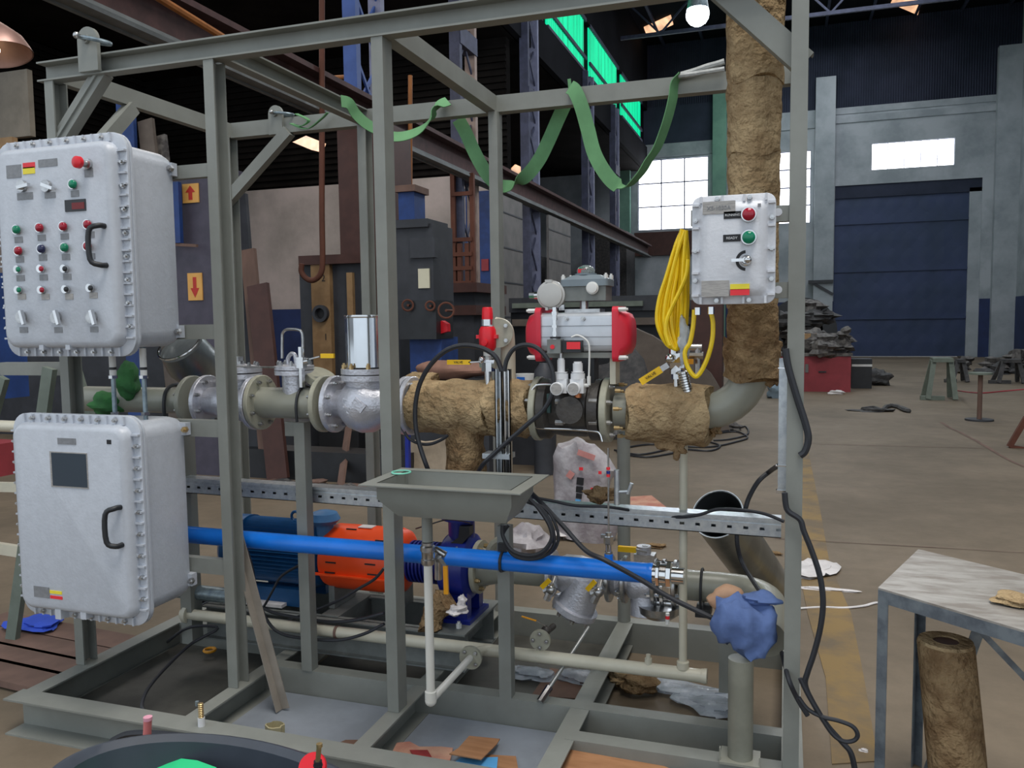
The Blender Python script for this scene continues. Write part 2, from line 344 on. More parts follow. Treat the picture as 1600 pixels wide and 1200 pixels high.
def window(n, W, nx, nz):
    mb = MB(); x0, x1, z0, z1 = W; t = .05 if n < 3 else .02
    for i in range(nx+1): x = x0+(x1-x0)*i/nx; mb.bb((x-t/2, YF+.06, z0), (x+t/2, YF+.12, z1))
    for i in range(nz+1): z = z0+(z1-z0)*i/nz; mb.bb((x0, YF+.06, z-t/2), (x1, YF+.12, z+t/2))
    o = struct(mb, 'window_%d' % n, 'lattice_pale'); build(MB().bb((x0, YF+.14, z0), (x1, YF+.16, z1)), 'pane', 'window_light', o)
window(1, W1, 3, 3); window(2, W2, 2, 4); window(3, W3, 5, 1)
# sliding door with pressed panels
d = struct(MB().bb((DR[0], YF+.12, .02), (DR[1]-.4, YF+.22, 6.35)), 'door_1', 'door_blue')
mb = MB()
for i in range(8):
    for j in range(9):
        x = DR[0]+.1+i*.6; z = .25+j*.68; mb.lathe([(0, .36), (.02, .05)], (x+.28, YF+.12, z+.32), (0, -1, 0), 4)
for i in range(3): mb.bb((DR[0], YF+.06, 1.5+i*1.9), (DR[1]-.4, YF+.12, 1.58+i*1.9))
build(mb, 'pressed_panel', 'door_blue', d)
struct(MB().bb((DR[0], YF+.05, 6.35), (DR[1], YF+.3, 6.85)), 'door_lintel', 'dark_sheet')['kind'] = 'structure'
struct(MB().bb((DR[1]-.42, YF+.05, 0), (DR[1], YF+.25, 6.5)), 'trim_9', 'plaster')
struct(MB().bb((XR, -2, 2.3), (XR+.3, YF, ZR)), 'wall_right', 'plaster')
struct(MB().bb((XR-.01, -2, 0), (XR+.3, YF, 2.3)), 'wall_right', 'dado_blue')
mb = MB().ext([(XR, 30, 8.6), (XR, 30, 10.6), (XR-.9, 30, 10.2), (XR-.9, 30, 9.6)], (0, .6, 0)); struct(mb, 'trim_10', 'plaster')
# left aisle
struct(MB().bb((XA-.3, 3, 2.0), (XA, YF, 5.1)), 'wall_left', 'plaster_pink')
struct(MB().bb((XA-.3, 3, 0), (XA+.01, YF, 2.0)), 'wall_left', 'dado_blue')
mb = MB().bb((XA-.3, 3, 5.1), (XA-.05, YF, 8.1))
for i in range(20): mb.bb((XA-.06, 3, 5.15+i*.15), (XA+.02, YF, 5.22+i*.15))
struct(mb, 'wall_left', 'dark_louver')
struct(MB().bb((XA-.3, 18, 2.0), (XL-.35, 18.3, 5.0)), 'wall_back', 'plaster_pink')
struct(MB().bb((XA-.3, 17.99, 0), (XL-.35, 18.3, 2.0)), 'wall_back', 'dado_blue')
mb = MB().bb((XA-.3, 18.05, 5.0), (XL-.35, 18.3, 8.0))
for i in range(19): mb.bb((XA-.3, 17.98, 5.05+i*.15), (XL-.35, 18.06, 5.12+i*.15))
struct(mb, 'wall_back', 'dark_louver')
struct(MB().bb((XL-.2, 2, 8.0), (XL-.05, YF, 8.95)), 'wall_left', 'dark_roof')
struct(MB().bb((XL-.2, 2, 10.5), (XL-.05, YF, ZR)), 'wall_left', 'dark_roof')
struct(MB().bb((XL-.2, 2, 8.9), (XL-.1, 13.8, 10.6)), 'wall_left', 'dark_roof')
struct(MB().bb((XL-.24, 2, 8.9), (XL-.205, YF, 10.6)), 'wall_left', 'dark_roof')
# roof trusses
for i, y in enumerate((10.8, 15.4, 20.2, 24.9, 29.8)):
    mb = MB(); mb.bb((XL, y-.05, 12.9), (XR, y+.05, 13.1)); mb.bb((XL, y-.05, 11.5), (XR, y+.05, 11.62))
    for k in range(10):
        x = XL+k*1.39; mb.sweep(sq(.06, .06), (x, y, 11.56 if k % 2 else 13), (x+1.39, y, 13 if k % 2 else 11.56), (0, 1, 0))
    struct(mb, 'ceiling_truss', 'lattice_dark')['kind'] = 'structure'
mb = MB()
for i in range(9): mb.bb((XL+.6+i*1.6, 6, 13.1), (XL+.7+i*1.6, YF, 13.2))
struct(mb, 'ceiling_purlin', 'lattice_dark')['kind'] = 'structure'
# green glazing strip along the crane row
segs = ((13.9, 15.1, 1), (15.7, 19.9, 1), (20.6, 24.6, 1), (25.3, 29.6, 1), (30.4, 34.6, 1))
for i, (a, b, k) in enumerate(segs):
    mb = MB().bb((XL-.16, a, 9.0), (XL-.12, b, 10.5)); n = int((b-a)/.18)
    for j in range(n): mb.cyl((XL-.12, a+j*.18+.09, 9.0), (XL-.12, a+j*.18+.09, 10.5), .035, n=6)
    o = struct(mb, 'window_%d' % (4+i), 'green_glow')
    build(MB().bb((XL-.1, a-.1, 9.35), (XL-.04, b+.1, 9.45)).bb((XL-.1, a-.1, 10.46), (XL-.04, b+.1, 10.56)).bb((XL-.1, a-.1, 8.94), (XL-.04, b+.1, 9.02)), 'glazing_bar', 'lattice_dark', o)
for i, (x, y, dx, dy) in enumerate(((800, 66, 8, 10), (806, 82, 10, 12), (812, 97, 9, 10), (838, 128, 8, 7), (851, 124, 5, 5), (925, 208, 8, 12), (950, 238, 7, 8), (786, 44, 8, 10))):
    P = [PX(x+a*dx, y+b*dy+a*dy, -7.4) for a, b in ((-.6, -.5), (.6, -.5), (.6, .15), (-.6, .15))]
    struct(MB().ext([(p.x, p.y, p.z) for p in P], (-.05, 0, 0)), 'window_%d' % (10+i), 'green_glow')
# peach roof lights (gaps in the roof sheets)
def rooflight(n, cor, Z):
    P = [PZ(x, y, Z) for x, y in cor]; struct(MB().ext(P, (0, 0, -.04)), 'window_%d' % n, 'sky_peach')
rooflight(20, [(1006, 42), (1048, 23), (1052, 37), (1011, 55)], ZR-.03)
rooflight(21, [(1028, 93), (1062, 83), (1066, 87), (1033, 102)], ZR-.03)
rooflight(22, [(1392, 4), (1400, -12), (1440, 2), (1434, 22)], ZR-.03)
rooflight(23, [(1490, 24), (1500, 19), (1538, 28), (1520, 41), (1486, 33)], ZR-.03)
P = [PY(x, y, 16.5) for x, y in ((457, 222), (478, 212), (508, 224), (503, 238), (486, 234))]; struct(MB().ext(P, (0, .04, 0)), 'window_24', 'sky_peach')
P = [PX(x, y, -9) for x, y in ((795, 268), (806, 257), (825, 266), (822, 276), (800, 284))]; struct(MB().ext(P, (-.04, 0, 0)), 'window_25', 'sky_peach')
# crane row: lattice columns and girder
def lattice(y, m1, m2, lab, z1=8.9, wid=.75):
    o = thing('lattice_column', (XL, y, 0), lab, 'column', 'lattice columns of the crane row')
    for dy in (0, wid):
        mb = MB(); mb.sweep([(-.1, -.06), (.1, -.06), (.1, .06), (-.1, .06)], (XL, y+dy, 0), (XL, y+dy, z1), (0, 1, 0)); build(mb, 'chord', m1 if dy == 0 else m2, o)
    mb = MB(); n = 10
    for k in range(n):
        za, zb = .2+k*(z1-.3)/n, .2+(k+1)*(z1-.3)/n
        mb.sweep(sq(.05, .03), (XL, y, za), (XL, y+wid, zb), (1, 0, 0)); mb.sweep(sq(.05, .03), (XL+.03, y+wid, za), (XL+.03, y, zb), (1, 0, 0))
    build(mb, 'lacing', m1, o)
    for zz in (4.2, 6.6): build(MB().bb((XL-.1, y-.05, zz), (XL+.12, y+wid+.05, zz+.32)), 'batten_plate', m1, o)
lattice(10.35, 'lattice_blue', 'lattice_pale', 'blue crane lattice column behind the middle skid post')
lattice(14.15, 'lattice_dark', 'lattice_tan', 'crane lattice column with tan right chord behind green strap')
lattice(18.3, 'lattice_dark', 'lattice_pale', 'dark crane lattice column just right of the tan one')
lattice(24.2, 'lattice_dark', 'lattice_pale', 'dark crane lattice column rising behind the actuator')
lattice(28.3, 'lattice_dark', 'lattice_pale', 'slim lattice column nearest the bright far window', wid=.6)
o = thing('crane_girder', (XL, 3, 4.2), 'grey crane runway girder along the lattice columns', 'girder')
mb = MB(); mb.bb((XL+.12, 3, 4.22), (XL+.3, 35, 4.26)); mb.bb((XL+.12, 3, 4.2), (XL+.16, 35, 4.36)); build(mb, 'bottom_flange', 'girder', o)
mb = MB(); mb.bb((XL+.1, 3, 4.36), (XL+.14, 35, 4.66)); build(mb, 'web', 'girder_red', o)
mb = MB(); mb.bb((XL+.05, 3, 4.66), (XL+.3, 35, 4.72)); mb.bb((XL+.14, 3, 4.72), (XL+.2, 35, 4.78)); build(mb, 'rail', 'girder_red', o)
single(MB().tube([PX(90, -90, XL+.5), PX(240, -8, XL+.5), PX(400, 90, XL+.5), PX(523, 152, XL+.5)], .035, sm=False), 'service_pipe', 'orange_pipe', 'orange service pipe running down beside the blue lattice column', 'pipe')
single(MB().cyl(PY(480, 124, 10.4), PY(560, 119, 10.4), .03), 'cross_pipe', 'orange_pipe', 'thin orange pipe crossing to the blue lattice column', 'pipe')
single(MB().cyl(PY(641, 118, 10.4), PY(641, 300, 10.4), .03), 'upright_pipe', 'orange_pipe', 'thin upright orange pipe just right of the blue lattice column', 'pipe')
# high-bay lamp
p = PY(1090, 17, 16)
o = thing('high_bay_lamp', p, 'brilliant white high-bay lamp hanging under the dark roof', 'lamp')
build(MB().lathe([(0, .20), (.2, .17), (.35, .07), (.5, .07)], p+V(0, 0, .03), (0, 0, 1), 20), 'housing', 'galv_dull', o)
build(MB().sph(p-V(0, 0, .06), .215), 'lens', 'lamp_glow', o)
build(MB().cyl(p+V(0, 0, .5), (p.x, p.y, ZR), .02, n=6), 'rod', 'black', o)
plight('lamp_light', (p.x, p.y, p.z-.45), 260, .3, (.85, .93, 1))
# ---------------- floor marks
def floorpoly(px, z=.004): return [PZ(x, y, 0)+V(0, 0, z) for x, y in px]
mb = MB().ext(floorpoly([(1225, 700), (1262, 700), (1282, 800), (1296, 880), (1330, 960), (1350, 1060), (1372, 1190), (1300, 1195), (1290, 1060), (1262, 960), (1240, 850)]), (0, 0, -.003))
o = struct(mb, 'floor_marking', 'yellow_line'); o['kind'] = 'structure'
mb = MB()
for a, b, wd in (((1225, 693), (1545, 701), .02), ((1470, 660), (1600, 730), .05), ((1210, 842), (1600, 864), .012)):
    A, B = PZ(*a, 0), PZ(*b, 0); dd = (B-A).normalized(); nn = V(-dd.y, dd.x, 0)*wd/2; n = 14; top = []; bot = []
    for i in range(n+1):
        q = A+(B-A)*(i/n)+nn*random.uniform(-.8, .8); top.append(q+nn*random.uniform(.5, 1.2)+V(0, 0, .004)); bot.append(q-nn*random.uniform(.5, 1.2)+V(0, 0, .004))
    mb.mesh(top+bot, [(i, i+1, n+2+i, n+1+i) for i in range(n)])
struct(mb, 'floor_crack', 'plank')['kind'] = 'structure'
# ================================================================ skid frame
F = thing('skid_frame', (-1.45, 3.2, 0), 'grey welded steel skid frame standing across the hall floor', 'steel frame')
HB, HT = 2.667, 2.747
def P(name, mb, m='frame', lab=None): return build(mb, name, m, F, lab)
C80 = lambda s=1: chan(.078, .05, .006, s)
def post(x, y, z0=.15, z1=HB, kind='c', w_=.046, d_=.075, dir=1):
    if kind == 'c':   # channel, web faces left or right
        t = .007; mb = MB().ext([(x, y, z0), (x+w_, y, z0), (x+w_, y+t, z0), (x+t, y+t, z0), (x+t, y+d_-t, z0), (x+w_, y+d_-t, z0), (x+w_, y+d_, z0), (x, y+d_, z0)], (0, 0, z1-z0))
    else: mb = MB().bb((x, y, z0), (x+w_, y+d_, z1)).bevel(.004, 1)
    return P('post', mb)
post(-2.968, 2.75); post(-2.166, 2.75); post(-1.437, 2.75, kind='b'); post(.004, 2.75, .15, HB+.02, kind='b', w_=.05)
post(-2.968, 3.90); post(-2.13, 3.90); post(-1.405, 3.90, kind='b'); post(.004, 3.90, kind='b')
post(-2.675, 3.08, .15, 1.15, kind='b', w_=.06)
def hbeam(name, x0, x1, yw, yt, z0, z1, m='frame'):      # channel along X, web at yw, flange tips at yt
    s = 1 if yt > yw else -1; t = .007
    P(name, MB().ext([(x0, y, z) for y, z in ((yw, z0), (yt, z0), (yt, z0+t), (yw+s*t, z0+t), (yw+s*t, z1-t), (yt, z1-t), (yt, z1), (yw, z1))], (x1-x0, 0, 0)), m)
def ybeam(name, y0, y1, xw, xt, z0, z1, m='frame'):
    s = 1 if xt > xw else -1; t = .007
    z1 -= .0012; z0 += .0012; P(name, MB().ext([(x, y0, z) for x, z in ((xw, z0), (xt, z0), (xt, z0+t), (xw+s*t, z0+t), (xw+s*t, z1-t), (xt, z1-t), (xt, z1), (xw, z1))], (0, y1-y0, 0)), m)
hbeam('top_beam', -3.0, .056, 2.80, 2.745, HB, HT); hbeam('top_beam', -2.968, .056, 3.925, 3.985, HB, HT)
ybeam('top_beam', 2.80, 3.925, -2.925, -2.968, HB, HT); ybeam('top_beam', 2.80, 3.925, -2.13, -2.08, HB, HT)
ybeam('top_beam', 2.80, 3.925, -1.37, -1.425, HB, HT); ybeam('top_beam', 2.80, 3.925, .01, .056, HB, HT)
# base
hbeam('base_beam', -2.975, .06, 2.49, 2.395, 0, .15); hbeam('base_beam', -2.16, .06, 2.985, 3.05, .035, .15)
hbeam('base_beam', -.735, .06, 2.745, 2.815, .035, .15); hbeam('base_beam', -2.975, .06, 3.93, 4.0, 0, .15)
ybeam('base_beam', 2.49, 3.93, -2.96, -2.88, 0, .15); ybeam('base_beam', 2.49, 3.93, -2.165, -2.10, .03, .15)
ybeam('base_beam', 2.49, 3.93, -1.44, -1.375, .03, .15); ybeam('base_beam', 2.49, 3.93, -.775, -.70, .03, .15); ybeam('base_beam', 2.40, 3.93, .0, .07, 0, .15)
hbeam('base_beam', -2.88, -2.165, 3.30, 3.36, .035, .15)
for a, b, c, d in ((-2.095, -1.445, 2.495, 2.98), (-1.37, -.78, 2.495, 2.98), (-2.875, -2.17, 2.495, 3.3)):
    P('floor_plate', MB().bb((a, c, .03), (b, d, .042)), 'plate' if a > -2.5 else 'shaded_plate')
P('drip_tray', MB().bb((-2.09, 3.06, .02), (-.80, 3.92, .028)), 'shaded_plate')
# pipe supports standing on the base
def support(x0, x1, y0, y1, z1, arm=None):
    mb = MB().bb((x0, y0, .15), (x1, y1, z1)).bevel(.003, 1)
    if arm: mb.bb((x0-arm, y0+.01, z1-.06), (x0, y1, z1))
    P('pipe_support', mb)
support(-1.965, -1.915, 2.98, 3.03, 1.225, .05); support(-1.065, -1.015, 2.985, 3.035, .84); pass
P('pipe_support', MB().cyl((-.748, 3.955, .15), (-.748, 3.955, 1.12), .032).cyl((-.748, 3.955, 1.10), (-.748, 3.955, 1.125), .045))
support(-.24, -.18, 3.28, 3.34, .46)
# braces
def brace(a, b, w_=.07, side=1):
    P('brace', MB().sweep(chan(w_, .045, .006, side), a, b, (0, 0, 1)))
A = PY(1243, 112, 2.79); B = PY(1115, -2, 2.79); dB = (B-A).normalized(); t_ = (HB+.02-A.z)/dB.z; P('brace', MB().sweep(chan(.075, .045, .006, 1), A, A+dB*t_, (0, 0, 1)))
A = PY(163, 112, 2.79); B = PY(70, 262, 2.79); P('brace', MB().sweep(sq(.05, .062), B, A, (0, 0, 1)).bevel(.003, 1)); P('brace_ridge', MB().sweep(sq(.01, .012), B+V(0, -.029, 0), A+V(0, -.029, 0), (0, 0, 1)))
A = PY(452, 205, 3.93); B = PY(352, 318, 3.93); P('brace', MB().sweep(sq(.05, .06), B, A, (0, 0, 1)))
P('brace', MB().sweep(sq(.05, .06), (-2.93, 2.80, 2.25), (-2.93, 3.2, 2.66), (0, 0, 1)))
# mounting bars of the panels
for za, zb in ((2.222, 2.274), (1.582, 1.641), (1.186, 1.254), (.617, .68)): P('mounting_bar', MB().bb((-2.925, 2.757, za), (-2.166, 2.79, zb)).bevel(.003, 1))
for za, zb in ((1.94, 1.99), (1.70, 1.75)): P('mounting_bar', MB().bb((-.30, 2.757, za), (.006, 2.79, zb)).bevel(.003, 1))
# lifting lugs
def lug(c, w_, h_, y):
    pts = [(c.x-w_/2, y, c.z-h_), (c.x+w_/2, y, c.z-h_)]+[(c.x+w_/2*math.cos(a), y, c.z+w_/2*math.sin(a)) for a in [pi*i/12 for i in range(13)]]
    P('lifting_lug', MB().ext(pts, (0, .018, 0)).cyl((c.x, y-.012, c.z), (c.x, y+.03, c.z), .018))
cl = PY(137, 62, 2.73); lug(cl, .10, .125, 2.725); c2 = PY(432, 178, 3.92); lug(c2, .085, .11, 3.905)
# kink bar leaning in the bay (tan angle iron)
q0 = PZ(445, 1108, .045); q1 = V(-2.06, 2.82, .72)
q0 = PY(440, 1105, 2.74); q1 = PY(366, 830, 2.87)
single(MB().sweep([(0, 0), (.04, 0), (.04, .004), (.004, .004), (.004, .04), (0, .04)], PZ(440, 1108, .045), q1, (0, -1, 0)), 'angle_bar', mat('angle_tan', (140, 132, 122), .6), 'brownish angle bar leaning against the second skid post', 'steel bar')
# ---------------------------------------------------------------- shackles and slings
def shackle(c, dx, dz, s, lab, y):
    o = thing('shackle', c, lab, 'shackle', None)
    d = V(dx, 0, dz).normalized(); n = V(0, 1, 0)
    b = [c+n*s*.35, c+n*s*.4+d*s*.5, c+n*s*.3+d*s*1.1, c+d*s*1.35, c-n*s*.3+d*s*1.1, c-n*s*.4+d*s*.5, c-n*s*.35]
    build(MB().tube(b, s*.1, 8), 'bow', 'galv_dull', o); build(MB().cyl(c-n*s*.55, c+n*s*.55, s*.11).sph(c-n*s*.6, s*.16), 'pin', 'steel', o); return o
shackle(cl+V(0, -.005, 0), 1, -.25, .085, 'grey shackle through the front left lifting lug', 2.7); shackle(c2, 1, -.12, .075, 'grey shackle on the back left lifting lug', 3.9)
# green webbing sling draped over the top beams
S = thing('lifting_sling', PY(700, 150, 3.95), 'green webbing sling draped over the skid top beams', 'sling')
def rib(px, Y, w_, side=(1, .2, .5), nm='webbing'):
    pts = [PY(x, y, Y if not callable(Y) else Y(i)) for i, (x, y) in enumerate(px)]
    build(MB().ribbon(pts, w_, .004, side=side), nm, 'strap', S)
rib([(463, 178), (482, 188), (470, 197), (455, 193), (480, 201), (502, 186), (512, 176)], 3.88, .03, (0, 1, .3))
rib([(533, 158), (546, 162), (556, 178), (572, 193), (590, 203), (612, 213), (634, 212), (655, 203), (672, 186), (684, 166), (700, 158)], lambda i: 3.55+.035*i, .06, (.25, .6, .7))
rib([(716, 186), (728, 208), (740, 235), (752, 258), (764, 276), (780, 290), (800, 289), (822, 275), (842, 250), (858, 218), (872, 186), (884, 160)], 4.03, .068, (1, .15, .45))
rib([(890, 136), (898, 142), (908, 165), (918, 200), (928, 238), (944, 268), (962, 288), (980, 291), (1000, 272), (1014, 250), (1028, 228), (1042, 190), (1051, 155), (1055, 130), (1064, 117)], lambda i: 3.90+.0*i, .068, lambda t: (1, .15, .3) if t < .45 else (.5, .9, .3))
rib([(888, 137), (893, 136)], 3.92, .08, (1, 0, .2))
build(MB().tube([PY(x, y, 3.92) for x, y in ((1064, 117), (1085, 111), (1105, 104), (1120, 100), (1132, 96))], .014, 8).tube([PY(x, y, 3.89) for x, y in ((1060, 119), (1082, 116), (1108, 112), (1132, 108))], .012, 8), 'eye_cord', 'sling', S)
# ================================================================ upper pipe line
YP, ZP, RP = 3.0, 1.305, .061
def XP(px, y=635, Y=YP): return PY(px, y, Y).x
def flange(o, x, th=.02, R=.118, m='flange_paint', n=8, Y=YP, Z=ZP, face=0, bm='steel', br=.009):
    """disk across X at x..x+th with its bolts on the side `face`"""
    build(MB().lathe([(0, R-.003), (.003, R), (th-.003, R), (th, R-.003)], (x, Y, Z), (1, 0, 0), 36), 'flange', m, o)
    if face: bolts(o, ring_pts((x if face < 0 else x+th, Y, Z), (1, 0, 0), R*.80, n, .5), (face, 0, 0), br, .014, bm)
def wool(mb, pts, r, seed=0, n=36, amp=.07, k=8):
    rnd = random.Random(seed); ph = [rnd.uniform(0, 6.3) for _ in range(8)]; Ps = smooth_pts(pts, k) if len(pts) > 2 else [Vector(pts[0])+(Vector(pts[1])-Vector(pts[0]))*i/18 for i in range(19)]
    rings = []; u = None; m = len(Ps)
    for i, p in enumerate(Ps):
        t = (Ps[min(i+1, m-1)]-Ps[max(i-1, 0)]).normalized()
        if u is None: u = basis(t)[0]
        u = (u-t*u.dot(t)).normalized(); v = t.cross(u); ring = []
        for j in range(n):
            a = 2*pi*j/n; s = i/(m-1)*6
            q = 1+amp*(.5*math.sin(2*a+ph[0]+s*.8)+.35*math.sin(5*a+ph[1]-s*1.9)+.3*math.sin(3*a+ph[2]+s*3.1)+.2*math.sin(9*a+s*4+ph[3]))+rnd.uniform(-.012, .012)
            if j == n//4: q += .05
            if i in (0, m-1): q *= .97
            ring.append(p+u*(r*q*math.cos(a))+v*(r*q*math.sin(a))+t*(rnd.uniform(-.004, .004) if 0 < i < m-1 else .012*math.sin(3*a+ph[4])))
        rings.append(ring)
    return mb.loft(rings)
# left spool
x0, x1 = XP(232), XP(300)
o = thing('pipe_spool', (x0, YP, ZP), 'grey-green pipe spool seen between the two white panels', 'pipe')
build(MB().cyl((x0-.35, YP, ZP), (x1, YP, ZP), RP*.95, n=28), 'pipe', 'pipe_grey', o)
build(MB().tube([(XP(274), YP+.07, ZP-.09), (XP(274), YP+.07, ZP), (XP(274), YP+.05, ZP+.05), (XP(274), YP, ZP+.07), (XP(274), YP-.05, ZP+.05), (XP(274), YP-.07, ZP), (XP(274), YP-.07, ZP-.09)], .008), 'u_clamp', 'black', o)
flange(o, x1-.005, .022, .112, 'pipe_grey', 8, face=-1)
# first silver valve with bolted bonnet
xa, xb = XP(322), XP(400)
o = thing('gate_valve', (xa, YP, ZP-.12), 'silver valve with bolted bonnet behind the second skid post', 'valve')
flange(o, xa, .02, .115, 'cast_silver', 8, face=1)
build(MB().lathe([(0, .06), (.05, .065), (.10, .085), (xb-xa-.06, .085), (xb-xa, .062)], (xa+.02, YP, ZP), (1, 0, 0), 28), 'body', 'cast_silver', o)
xc = XP(376); zc = PY(376, 575, YP).z
build(MB().lathe([(0, .065), (zc-ZP-.03, .07)], (xc, YP, ZP), (0, 0, 1), 28), 'neck', 'cast_silver', o)
bn = build(MB().lathe([(0, .095), (.022, .095)], (xc, YP, zc-.045), (0, 0, 1), 32).lathe([(0, .095), (.022, .095), (.028, .07), (.035, .03)], (xc, YP, zc-.018), (0, 0, 1), 32), 'bonnet', 'cast_silver', o)
bolts(o, ring_pts((xc, YP, zc+.004), (0, 0, 1), .078, 8, .5), (0, 0, 1), .009, .016)
build(MB().cyl((xc, YP, zc), (xc, YP, zc+.035), .016).cyl((xc, YP, zc+.03), (xc, YP, zc+.05), .022, n=6), 'plug', 'steel', o)
# spool with flanged stub
xa, xb = XP(398), XP(508)
o = thing('pipe_spool', (xa, YP, ZP), 'grey pipe spool with a flanged stub and round clamp, left of the chimney-topped valve', 'pipe')
flange(o, xa, .02, .118, 'cast_silver', face=0); flange(o, xa+.024, .02, .118, face=1)
build(MB().cyl((xa+.03, YP, ZP), (xb, YP, ZP), .066, n=32), 'pipe', 'pipe_grey', o)
flange(o, xb-.012, .022, .118, face=-1)
xs = XP(462); zs = PY(462, 572, YP).z
build(MB().cyl((xs, YP, ZP+.04), (xs, YP, zs-.02), .052, n=28), 'stub', 'cast_silver', o)
build(MB().lathe([(0, .082), (.018, .082)], (xs, YP, zs-.035), (0, 0, 1), 32).lathe([(0, .082), (.016, .082), (.022, .05)], (xs, YP, zs-.014), (0, 0, 1), 32), 'blind_flange', 'cast_silver', o)
bolts(o, ring_pts((xs, YP, zs+.002), (0, 0, 1), .066, 8, .5), (0, 0, 1), .009, .016)
build(MB().tube([(xs-.03, YP, zs), (xs-.03, YP, zs+.03), (xs-.015, YP, zs+.05), (xs+.005, YP, zs+.045), (xs+.01, YP, zs)], .009), 'lifting_eye', 'cast_silver', o)
build(MB().tube([(XP(478), YP+.07, ZP-.08), (XP(478), YP+.07, ZP), (XP(478), YP+.05, ZP+.052), (XP(478), YP, ZP+.074), (XP(478), YP-.05, ZP+.052), (XP(478), YP-.073, ZP), (XP(478), YP-.07, ZP-.07)], .006), 'u_clamp', 'black', o)
xe = XP(497)
build(MB().cyl((xe, YP+.02, ZP), (xe, YP+.02, PY(497, 588, YP).z), .04), 'rear_stub', 'pipe_grey', o)
build(MB().lathe([(0, .065), (.03, .065)], (xe-.01, YP+.03, PY(497, 596, YP).z), (.5, -.2, .9), 28), 'rear_flange', 'flange_paint', o)
# vent loop with small ball valve
o = thing('vent_valve', (xs+.03, YP-.07, zs), 'small steel vent valve with yellow handle and tube loop above the stub', 'valve')
yv = YP-.06; xv = XP(471, 560, yv)
build(MB().cyl((xv, yv, PY(471, 605, yv).z), (xv, yv, PY(471, 542, yv).z), .013, n=6).cyl((xv, yv, PY(471, 575, yv).z), (xv, yv, PY(471, 558, yv).z), .022, n=8).cyl((xv-.0, yv, PY(471, 566, yv).z), (xv+.035, yv, PY(471, 564, yv).z), .014), 'body', 'chrome', o)
hp = PY(505, 557, yv)
build(MB().sweep(sq(.012, .005), PY(484, 561, yv), PY(500, 557, yv), (0, 0, 1)), 'lever', 'steel', o); build(MB().box(PY(512, 556, yv), (.06, .012, .018)).bevel(.005), 'handle', 'yellow_handle', o)
build(MB().tube([PY(x, y, yv) for x, y in ((441, 560), (441, 530), (442, 520), (448, 515), (464, 515), (471, 519), (473, 530), (473, 545))], .006, 8), 'tube_loop', 'steel', o)
build(MB().cyl(PY(340, 573, yv), PY(441, 574, yv), .004), 'tube', 'steel', o)
# check valve with galvanised chimney
xa, xb = XP(522), XP(632); xm = XP(575)
o = thing('globe_valve', (xm, YP, ZP-.12), 'round silver cast valve with galvanised chimney left of the middle post', 'valve')
flange(o, xa-.004, .022, .118, 'cast_silver', face=1)
build(MB().lathe([(0, .058), (.03, .062), (.07, .10), (.12, .116), (.17, .112), (.22, .08), (.26, .06), (xb-xa, .058)], (xa+.018, YP, ZP), (1, 0, 0), 36), 'body', 'cast_silver', o)
flange(o, xb, .02, .118, 'cast_silver', face=-1); flange(o, xb+.024, .02, .118, 'cast_silver', face=1)
zn = PY(570, 592, YP).z
build(MB().lathe([(0, .08), (zn-ZP, .088)], (xm, YP, ZP), (0, 0, 1), 32), 'neck', 'cast_silver', o)
build(MB().lathe([(0, .105), (.022, .105)], (xm, YP, zn-.004), (0, 0, 1), 36).lathe([(0, .105), (.022, .105)], (xm, YP, zn+.022), (0, 0, 1), 36), 'bonnet_flange', 'cast_silver', o)
bolts(o, ring_pts((xm, YP, zn+.044), (0, 0, 1), .092, 8, .3), (0, 0, 1), .010, .016, 'brass')
build(MB().box((xm+.02, YP-.115, ZP+.01), (.055, .008, .035), Matrix.Rotation(.7, 3, 'Y')), 'cast_arrow', 'cast_silver', o)
for k, (dx, dz) in enumerate(((-.04, .03), (-.035, .0), (-.025, -.025))): build(MB().box((xm+dx, YP-.112+abs(dz)*.3, ZP+dz), (.028, .012, .006), Matrix.Rotation(.3, 3, 'Y')), 'cast_mark', 'cast_silver', o)
zt0, zt1 = zn+.05, PY(570, 493, YP).z
mb = MB(); R_ = .082; ring = [(R_*(1+(.035 if j % 3 == 0 else 0))) for j in range(36)]
mb.loft([[(xm+ring[j]*math.cos(2*pi*j/36), YP+ring[j]*math.sin(2*pi*j/36), z) for j in range(36)] for z in (zt0, zt1)]); build(mb, 'chimney', mat('ribbed', (218, 222, 226), .2, 1, var=.03), o)
build(MB().lathe([(0, .086), (.006, .088), (.012, .086)], (xm, YP, zt1-.01), (0, 0, 1), 36), 'chimney_rim', 'chrome', o)
# insulated spool with drop branch
xa, xb = XP(650), XP(838)
o = thing('insulated_pipe', (xa, YP, ZP), 'pipe wrapped in brown mineral wool between middle post and black valve', 'insulated pipe')
build(MB().cyl((xa-.03, YP, ZP), (xb+.02, YP, ZP), RP, n=28), 'pipe', 'pipe_grey', o)
build(wool(MB(), [(xa-.01, YP, ZP), (XP(770), YP, ZP)], .104, 3, amp=.06), 'wool_wrap', 'wool', o); build(wool(MB(), [(XP(768), YP, ZP), (xb-.01, YP, ZP)], .108, 9, amp=.07), 'wool_wrap', 'wool', o)
zb = PY(725, 735, YP).z
build(wool(MB(), [(XP(725), YP+.01, ZP-.06), (XP(725), YP+.01, zb-.03)], .078, 5, amp=.09), 'wool_wrap', 'wool_dark', o)
build(MB().cyl((XP(725), YP+.01, zb-.08), (XP(725), YP+.01, ZP), .035), 'branch', 'pipe_grey', o)
build(wool(MB(), [(XP(640, 598, 3.12), 3.13, PY(650, 600, 3.12).z), (XP(680, 598, 3.12), 3.13, PY(680, 602, 3.12).z)], .05, 15), 'wool_wrap', 'wool', o)
